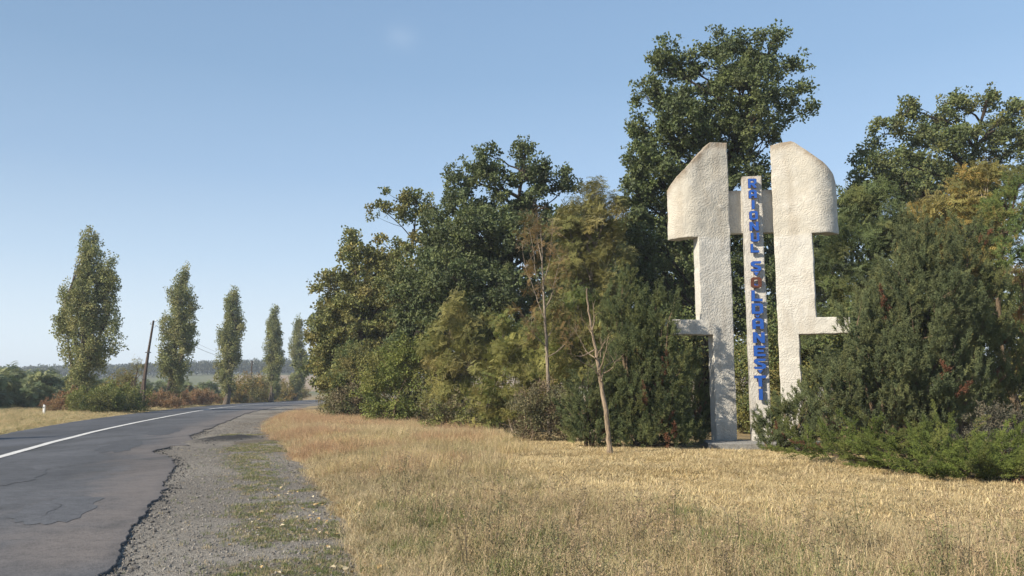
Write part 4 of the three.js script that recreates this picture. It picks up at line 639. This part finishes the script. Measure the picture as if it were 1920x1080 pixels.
// utility poles and wires
function utilityPole(label, px, d, tipPx, tipPy, brace) {
  const b = ground(xAt(px, d), d), root = thing('utility_pole', label, 'pole', [b.x, b.y - .1, b.z], 'wooden utility poles by the road'), t = at(tipPx, tipPy, d).sub(root.position), g = new GB();
  g.tube([V(0, 0, 0), t.clone().multiplyScalar(.5), t], [.15, .125, .09], 9); part('post', g.build(), M.pole, root);
  if (brace) {
    const s = new GB(); s.tube([V(.5, 0, .25), t.clone().multiplyScalar(.33).add(V(.17, 0, .17)), t.clone().multiplyScalar(.66).add(V(.06, 0, .14))], [.15, .14, .12], 9); part('brace', s.build(), M.pole, root);
    const c = new GB(); for (const q of [.35, .64]) c.tube([t.clone().multiplyScalar(q).add(V(0, -.03, .06)), t.clone().multiplyScalar(q).add(V(0, .05, .06))], [.27, .27], 10); part('binding', c.build(), M.wire, root, 'stuff');
  }
  const tips = [];
  for (const [q, s] of [[.985, 1], [.955, -1], [.925, 1]]) {
    const p = t.clone().multiplyScalar(q), e = p.clone().add(V(s * .26, .02, 0)), h = new GB(); h.tube([p, e, e.clone().add(V(0, .12, 0))], [.014, .014, .014], 5); part('hook', h.build(), M.wire, root);
    const k = new GB(); k.tube([e.clone().add(V(0, .06, 0)), e.clone().add(V(0, .11, 0)), e.clone().add(V(0, .15, 0)), e.clone().add(V(0, .2, 0))], [.05, .055, .04, .03], 8); part('insulator', k.build(), M.insulator, root); tips.push(e.clone().add(V(0, .18, 0)).add(root.position));
  }
  return tips;
}
const poleA = utilityPole('leaning wooden utility pole with a bracing post bound to it', 268, 76, 288, 601, true);
const poleB = utilityPole('upright utility pole between the third and fourth poplars', 471.5, 134, 473, 677, false);
const poleC = utilityPole('thin utility pole in front of the fifth poplar', 569, 165, 568, 688, false);
[[poleA, poleB], [poleB, poleC]].forEach(([a, b], s) => a.forEach((p, k) => {
  const g = new GB(), pts = []; for (let i = 0; i <= 14; i++) { const t = i / 14; pts.push(p.clone().lerp(b[k], t).add(V(0, -4 * t * (1 - t) * .9, 0))); } g.tube(pts, pts.map(() => .012), 4, false);
  const m = new THREE.Mesh(g.build(), M.wire); m.name = numbered('overhead_wire'); m.userData = { label: s ? 'thin wire between the upright pole and the thin far pole' : 'thin sagging wire from the leaning pole to the upright pole', category: 'wire', group: s ? 'wires beyond the upright pole' : 'wires from the leaning pole' }; scene.add(m);
}));
{ // marker post
  const b = ground(xAt(93, 58.3), 58.3), root = thing('marker_post', 'short white roadside marker post in the dry grass', 'post', [b.x, b.y - .06, b.z]);
  const g = new THREE.ExtrudeGeometry(new THREE.Shape([[-.06, 0], [.06, 0], [.06, .74], [-.06, .80]].map((q) => new THREE.Vector2(...q))), { depth: .09, bevelEnabled: true, bevelSize: .008, bevelThickness: .008, bevelSegments: 1 });
  part('body', g, M.white, root); const k = part('reflector', new THREE.BoxGeometry(.05, .10, .012), M.black, root); k.position.set(.0, .60, .104);
}

// far woods on the ridge
{
  rnd = mulberry(91); const L = [[], []];
  for (let k = 0; k < 9000; k++) {
    const a = R(-.72, .25), d = rnd() < .8 ? R(495, 640) : R(300, 340) * (rnd() < .5 ? 1.9 : 2.1), x = Math.tan(a) * d;
    if (fbm(x * .012, d * .01, 3) < .26) continue;
    const h = 5.5 + 4 * fbm(x * .05, d * .05, 2); const j = R(.7, 1.15);
    L[k & 1].push([V(x, H(x, d) + h * Math.cbrt(rnd()), -d), rdir(.5), R(1.3, 2.4), .06 * j, .08 * j, .035 * j]);
  }
  L.forEach((l, k) => { const m = instances(numbered('far_woodland'), SP.far[k], M.leaf, l, scene); Object.assign(m.userData, { label: k ? 'tree tops of the distant dark wood' : 'distant dark wood along the ridge', category: 'woodland', kind: 'stuff' }); });
}

// ------------------------------------------------------------------ grass, weeds, stones
function bladesInto(g, n, h, spread, wid, lean, heads, ox = 0, oz = 0, tone = [1, 1, 1]) {
  for (let k = 0; k < n; k++) {
    const first = g.p.length / 3, a = rnd() * 6.283, r = spread * Math.sqrt(rnd()), x = ox + Math.cos(a) * r, z = oz + Math.sin(a) * r, b = rnd() * 6.283, hh = h * R(.45, 1.1), ln = lean * R(.2, 1.3) * hh, dx = Math.cos(b) * ln, dz = Math.sin(b) * ln, sx = -Math.sin(b) * wid * .5, sz = Math.cos(b) * wid * .5;
    const p = [[0, 0, 1], [.4, .2, .9], [.75, .55, .65]].map(([t, q, w]) => [g.v(x + dx * q - sx * w, hh * t, z + dz * q - sz * w), g.v(x + dx * q + sx * w, hh * t, z + dz * q + sz * w)]);
    const e = g.v(x + dx, hh * (1 - Math.min(lean, 1.4) * .18), z + dz);
    g.quad(p[0][0], p[0][1], p[1][1], p[1][0]); g.quad(p[1][0], p[1][1], p[2][1], p[2][0]); g.tri(p[2][0], p[2][1], e);
    if (heads && rnd() < heads) for (let s = 0; s < 5; s++) leafInto(g, V(x + dx * (.72 + s * .06), hh * (.80 + s * .045), z + dz * (.72 + s * .06)), rdir(2.4), rdir(), .018, .005);
    const j = R(.72, 1.15), w = R(-.06, .06); for (let q = first; q < g.p.length / 3; q++) g.c.push(tone[0] * j, tone[1] * j * (1 + w), tone[2] * j);
  }
}
function blades(...a) { const g = new GB(); bladesInto(g, ...a); return g.build(); }
function patch(rad, clumps, n, h, wid, lean, heads, tones) {   // a round sod of many tufts
  const g = new GB(); for (let k = 0; k < clumps; k++) { const a = rnd() * 6.283, r = rad * Math.sqrt(rnd()), t = tones[Math.floor(rnd() * tones.length)]; bladesInto(g, n, h * R(.6, 1.2), .07, wid, lean * R(.6, 1.3), heads, Math.cos(a) * r, Math.sin(a) * r, t); } return g.build();
}
rnd = mulberry(100);
const GR = {
  tall: [blades(18, .48, .13, .0042, .42, .4), blades(16, .42, .13, .004, .75, .25), blades(17, .54, .11, .0038, .3, .55)],
  mown: [blades(22, .10, .15, .006, 1.9, 0), blades(20, .13, .16, .006, 1.4, 0)],
  green: [blades(18, .09, .09, .006, .8, 0)],
  sod: [0, 1, 2].map((k) => patch(.46, 58, 13, [.34, .38, .30][k], .0036, [.5, .4, .8][k], .35, [[1, 1, 1], [1.1, 1.08, 1.05], [.8, .78, .72], [.62, .62, .5], [1.15, 1.12, 1.1], [.55, .64, .38]])),
  straw: [0, 1].map((k) => patch(.46, 80, 13, [.075, .10][k], .0042, [2.2, 1.7][k], 0, [[1, 1, 1], [1.1, 1.08, 1.05], [.85, .83, .78], [.7, .66, .58]])),
};
const weed = (() => { const g = new GB(); for (let s = 0; s < 3; s++) { const a = rnd() * 6.283, e = V(Math.cos(a) * .14, R(.4, .62), Math.sin(a) * .14); g.tube(curve(V(0, 0, 0), e, 4, V(.02, 0, .02), .008), [.0045, .004, .0035, .003, .002], 3, false); for (let k = 0; k < 9; k++) { const t = R(.4, 1), p = e.clone().multiplyScalar(t), d = rdir(.7), q = p.clone().addScaledVector(d, R(.04, .12)); g.tube([p, q], [.002, .0015], 3, false); for (let m = 0; m < 3; m++) leafInto(g, q, rdir(.4), rdir(), .022, .014); } } return g.build(); })();
function scatter(name, geo, mat, list, label, category) { const m = instances(numbered(name), geo, mat, list, scene); Object.assign(m.userData, { label, category, kind: 'stuff' }); return m; }
const inShrub = (x, d) => d > 23.2 + Math.max(0, 2.5 - x) * 2.15 + (fbm(x, d, 2) - .5) * 2;
{
  rnd = mulberry(101);
  const tall = [[], [], []], mown = [[], []], green = [[]], weeds = [];
  const straw = [[.50, .40, .23], [.44, .35, .20], [.57, .47, .29], [.40, .31, .18], [.36, .31, .17]], gold = [[.64, .51, .27], [.58, .45, .23], [.70, .57, .33]], red = [[.50, .33, .19], [.54, .38, .22], [.44, .28, .16]], grn = [[.16, .20, .06], [.20, .22, .07], [.12, .16, .05]];
  const sod = [[], [], []], strawSod = [[], []];
  const zone = (x, d) => {
    const edge = grassX(d) + (fbm(x * .9, d * .9, 3) - .5) * .9, near = x - edge;
    if (near < -.1 || d > 24 && x > 3 || inShrub(x, d) && d > 20 || x > 4 && x < 8.4 && d > 20.2) return null;
    const n = fbm(x * .5 + 11, d * .5, 3), n2 = fbm(x * 1.6 + 60, d * 1.6, 3);
    return { near, n, n2, mown: clamp(sstep(8.4, 11, d + (n - .5) * 6 - Math.max(0, x - 6) * .12) * sstep(-3.2, .4, x + (n - .5) * 3)) };
  };
  const tone = (z, d) => { const reddish = sstep(13, 20, d) * sstep(.40, .6, z.n) * .9, gn = (sstep(.56, .66, z.n2) * .45 + .06) * (1 - sstep(11, 16, d)); return mixc(rnd() < gn ? grn : rnd() < reddish ? red : d > 15 ? [...gold, ...straw] : straw); };
  // sods fill the near meadow
  for (let k = 0; k < 7800; k++) {
    const d = Math.sqrt(R(3.4 * 3.4, 27 * 27)), x = R(-.74, .74) * d, z = zone(x, d); if (!z || z.near < .75) continue;
    const y = H(x, d) - .015, j = R(.85, 1.12);
    if (rnd() < Math.max(z.mown, d < 14 ? .45 + .5 * sstep(.45, .6, z.n) : .3)) { const c = mixc(rnd() < .45 + .4 * z.mown ? gold : straw); strawSod[k & 1].push([V(x, y, -d), UPV, R(.9, 1.15), c[0] * j, c[1] * j, c[2] * j]); }
    else { const c = tone(z, d), h = (.2 + .95 * z.n2) * (d > 15 ? 1.1 : .75); sod[k % 3].push([V(x, y, -d), UPV, V(1, h, 1).multiplyScalar(R(.85, 1.15)), c[0] * j, c[1] * j, c[2] * j]); }
  }
  for (let k = 0; k < 420000; k++) {
    // single tufts: along the edges, far off, and here and there among the sods
    const u = rnd(), d = 3.6 * Math.pow(62 / 3.6, u), a = R(-.75, .75), x = a * d * .98 + R(-.3, .3); if (rnd() > d * d / 260) continue;
    const z = zone(x, d); if (!z) continue; const { near, n, n2 } = z;
    if (near > .9 && d < 26 && rnd() > .10) continue;
    if (near < .8 && rnd() > sstep(-.1, .8, near)) continue;
    const y = H(x, d) - .015, j = R(.8, 1.18);
    if (rnd() < z.mown) {
      const c = mixc(rnd() < .75 ? gold : straw); mown[k & 1].push([V(x, y, -d), rdir(3), R(.75, 1.25), c[0] * j, c[1] * j, c[2] * j]);
    } else {
      const c = tone(z, d), hgt = (.4 + .6 * n) * (.35 + .65 * sstep(0, 1.5, near)) * (d > 15 ? 1.1 : .8);
      tall[k % 3].push([V(x, y, -d), rdir(5), V(1, hgt, 1).multiplyScalar(R(.8, 1.2)), c[0] * j, c[1] * j, c[2] * j]);
    }
  }
  for (let k = 0; k < 1500; k++) { const d = R(4.6, 16), x = R(-.7, .7) * d, z = zone(x, d); if (!z || z.near < .8 || z.mown > .5 || rnd() > (z.n2 > .5 ? .8 : .25)) continue; const q = mixc([[.30, .22, .13], [.36, .27, .17], [.23, .18, .10], [.20, .20, .09]]); weeds.push([V(x, H(x, d) - .015, -d), rdir(6), R(.6, 1.05), ...q]); }
  // verge left of the road, and green tufts on the shoulder
  for (let k = 0; k < 46000; k++) {
    const d = 16 * Math.pow(150 / 16, rnd()), x = leftX(d) - .15 - Math.pow(rnd(), 1.6) * 17; if (x < -.72 * d - 4) continue;
    const c = mixc(rnd() < .8 ? gold : grn), j = R(.8, 1.15), s = 1 + d * .012; tall[k % 3].push([V(x, H(x, d) - .02, -d), rdir(4), V(s, R(.28, .55) * (1 + d * .004) * (leftX(d) - x > 3 ? 1 : .6), s), c[0] * j, c[1] * j, c[2] * j]);
  }
  for (let k = 0; k < 30000; k++) {
    const d = R(4, 32), w = grassX(d) - rightX0(d), x = rightX0(d) + w * R(.1, 1.05), q = (x - rightX0(d)) / w, n = fbm(x * 1.1 + 3, d * 1.1, 4);
    if (rnd() > sstep(.5, .62, n) * sstep(.3, .75, q) * .95 + sstep(.40, .55, fbm(x * 2.3, d * 2.3, 3)) * Math.exp(-(((q - .66) / .16) ** 2)) * .6 * sstep(6, 9, d) + .012) continue;
    const c = mixc(rnd() < .62 ? grn : straw), j = R(.75, 1.1); green[0].push([V(x, -.036, -d), rdir(4), R(.25, .6), c[0] * j, c[1] * j, c[2] * j]);
  }
  tall.forEach((l, k) => scatter('dry_grass', GR.tall[k], M.straw, l, ['long dry grass of the roadside meadow', 'bent dry grass stems of the roadside meadow', 'dry grass with seed heads in the roadside meadow'][k], 'grass'));
  sod.forEach((l, k) => scatter('meadow_sod', GR.sod[k], M.straw, l, ['dense dry grass tussocks of the near meadow', 'tallest dry grass tussocks of the near meadow', 'bent dry grass tussocks of the near meadow'][k], 'grass'));
  strawSod.forEach((l, k) => scatter('mown_sod', GR.straw[k], M.straw, l, k ? 'loose golden stubble before the monument' : 'flat golden stubble before the monument', 'grass'));
  mown.forEach((l, k) => scatter('mown_straw', GR.mown[k], M.straw, l, k ? 'longer mown straw before the monument' : 'flattened golden straw before the monument', 'grass'));
  green.forEach((l) => scatter('short_grass', GR.green[0], M.straw, l, 'short green grass tufts on the gravel shoulder', 'grass'));
  scatter('weeds', weed, M.straw, weeds, 'dry brown weed stalks standing in the meadow', 'weeds');
}
{ // stones on the shoulder, crumbs of asphalt along the broken edge, fallen leaves
  rnd = mulberry(103); const stones = [], crumbs = [], leaves = [], geo = new THREE.IcosahedronGeometry(1, 0), p = geo.attributes.position;
  for (let i = 0; i < p.count; i++) { const k = .75 + .5 * hash2(Math.round(p.getX(i) * 50), Math.round(p.getY(i) * 50 + p.getZ(i) * 31)); p.setXYZ(i, p.getX(i) * k, p.getY(i) * k * .7, p.getZ(i) * k); } geo.computeVertexNormals();
  const shoulderY = (x, d) => -.036 + (fbm(x * 1.1 + 3, d * 1.1, 4) - .5) * .05 + (fbm(x * 4, d * 4, 3) - .5) * .025;
  for (let k = 0; k < 26000; k++) { const d = 3.5 * Math.pow(45 / 3.5, rnd()), w = grassX(d) - rightX0(d), x = rightX(d) + .02 + w * R(0, 1.0), s = .004 + .011 * Math.pow(rnd(), 4), t = R(.16, .42); stones.push([V(x, shoulderY(x, d) + s * .3, -d), rdir(), s * (1 + d * .02), t, t * .93, t * .84]); }
  for (let k = 0; k < 3200; k++) { const d = R(3.5, 34), x = rightX(d) + Math.pow(rnd(), 3) * .34, s = .005 + .022 * Math.pow(rnd(), 4), t = R(.06, .14); crumbs.push([V(x, shoulderY(x, d) + s * .4, -d), rdir(), s, t, t * .98, t * .97]); }
  for (let k = 0; k < 1500; k++) { const x = -9.6 + gauss() * .55, d = 27.5 + gauss() * 1.4, s = .02 + .05 * Math.pow(rnd(), 2), t = R(.045, .1); crumbs.push([V(x, shoulderY(x, d) + R(.0, .1) * Math.exp(-((x + 9.6) ** 2 + (d - 27.5) ** 2 / 4)), -d), rdir(), s, t, t * .98, t * .97]); }
  scatter('gravel_stones', geo, M.stone, stones, 'loose grey stones on the gravel shoulder', 'gravel');
  scatter('asphalt_crumbs', geo, M.stone, crumbs, 'dark crumbs of asphalt along the broken road edge', 'rubble');
  const lg = new GB(); leafInto(lg, V(0, 0, 0), V(1, 0, 0), UPV, .1, .075, .3, true); const leaf = lg.build();
  for (let k = 0; k < 200; k++) { const d = R(4.5, 14), x = grassX(d) + gauss() * .9, c = mixc([[.42, .28, .11], [.34, .21, .09], [.48, .38, .20], [.55, .48, .33]]); if (x < rightX(d)) continue; leaves.push([V(x, Math.max(H(x, d), -.05) + .012 + rnd() * .05, -d), rdir(2), R(.35, .75), ...c]); }
  scatter('fallen_leaves', leaf, M.straw, leaves, 'yellow fallen leaves where the meadow meets the gravel', 'leaves');
}

// ------------------------------------------------------------------ draw
scene.traverse((o) => { if (o.isMesh) { o.castShadow = true; o.receiveShadow = true; } });
const renderer = new THREE.WebGLRenderer({ antialias: true });
renderer.toneMapping = THREE.LinearToneMapping;
renderer.toneMappingExposure = EXPOSURE;
renderer.shadowMap.enabled = true;
renderer.setSize(1024, 576);
let tris = 0, inst = 0; scene.traverse((o) => { if (o.isInstancedMesh) inst += o.count; else if (o.isMesh) tris += (o.geometry.index ?? o.geometry.attributes.position).count / 3; });
console.log('triangles', Math.round(tris), 'instances', inst);
renderer.render(scene, camera);
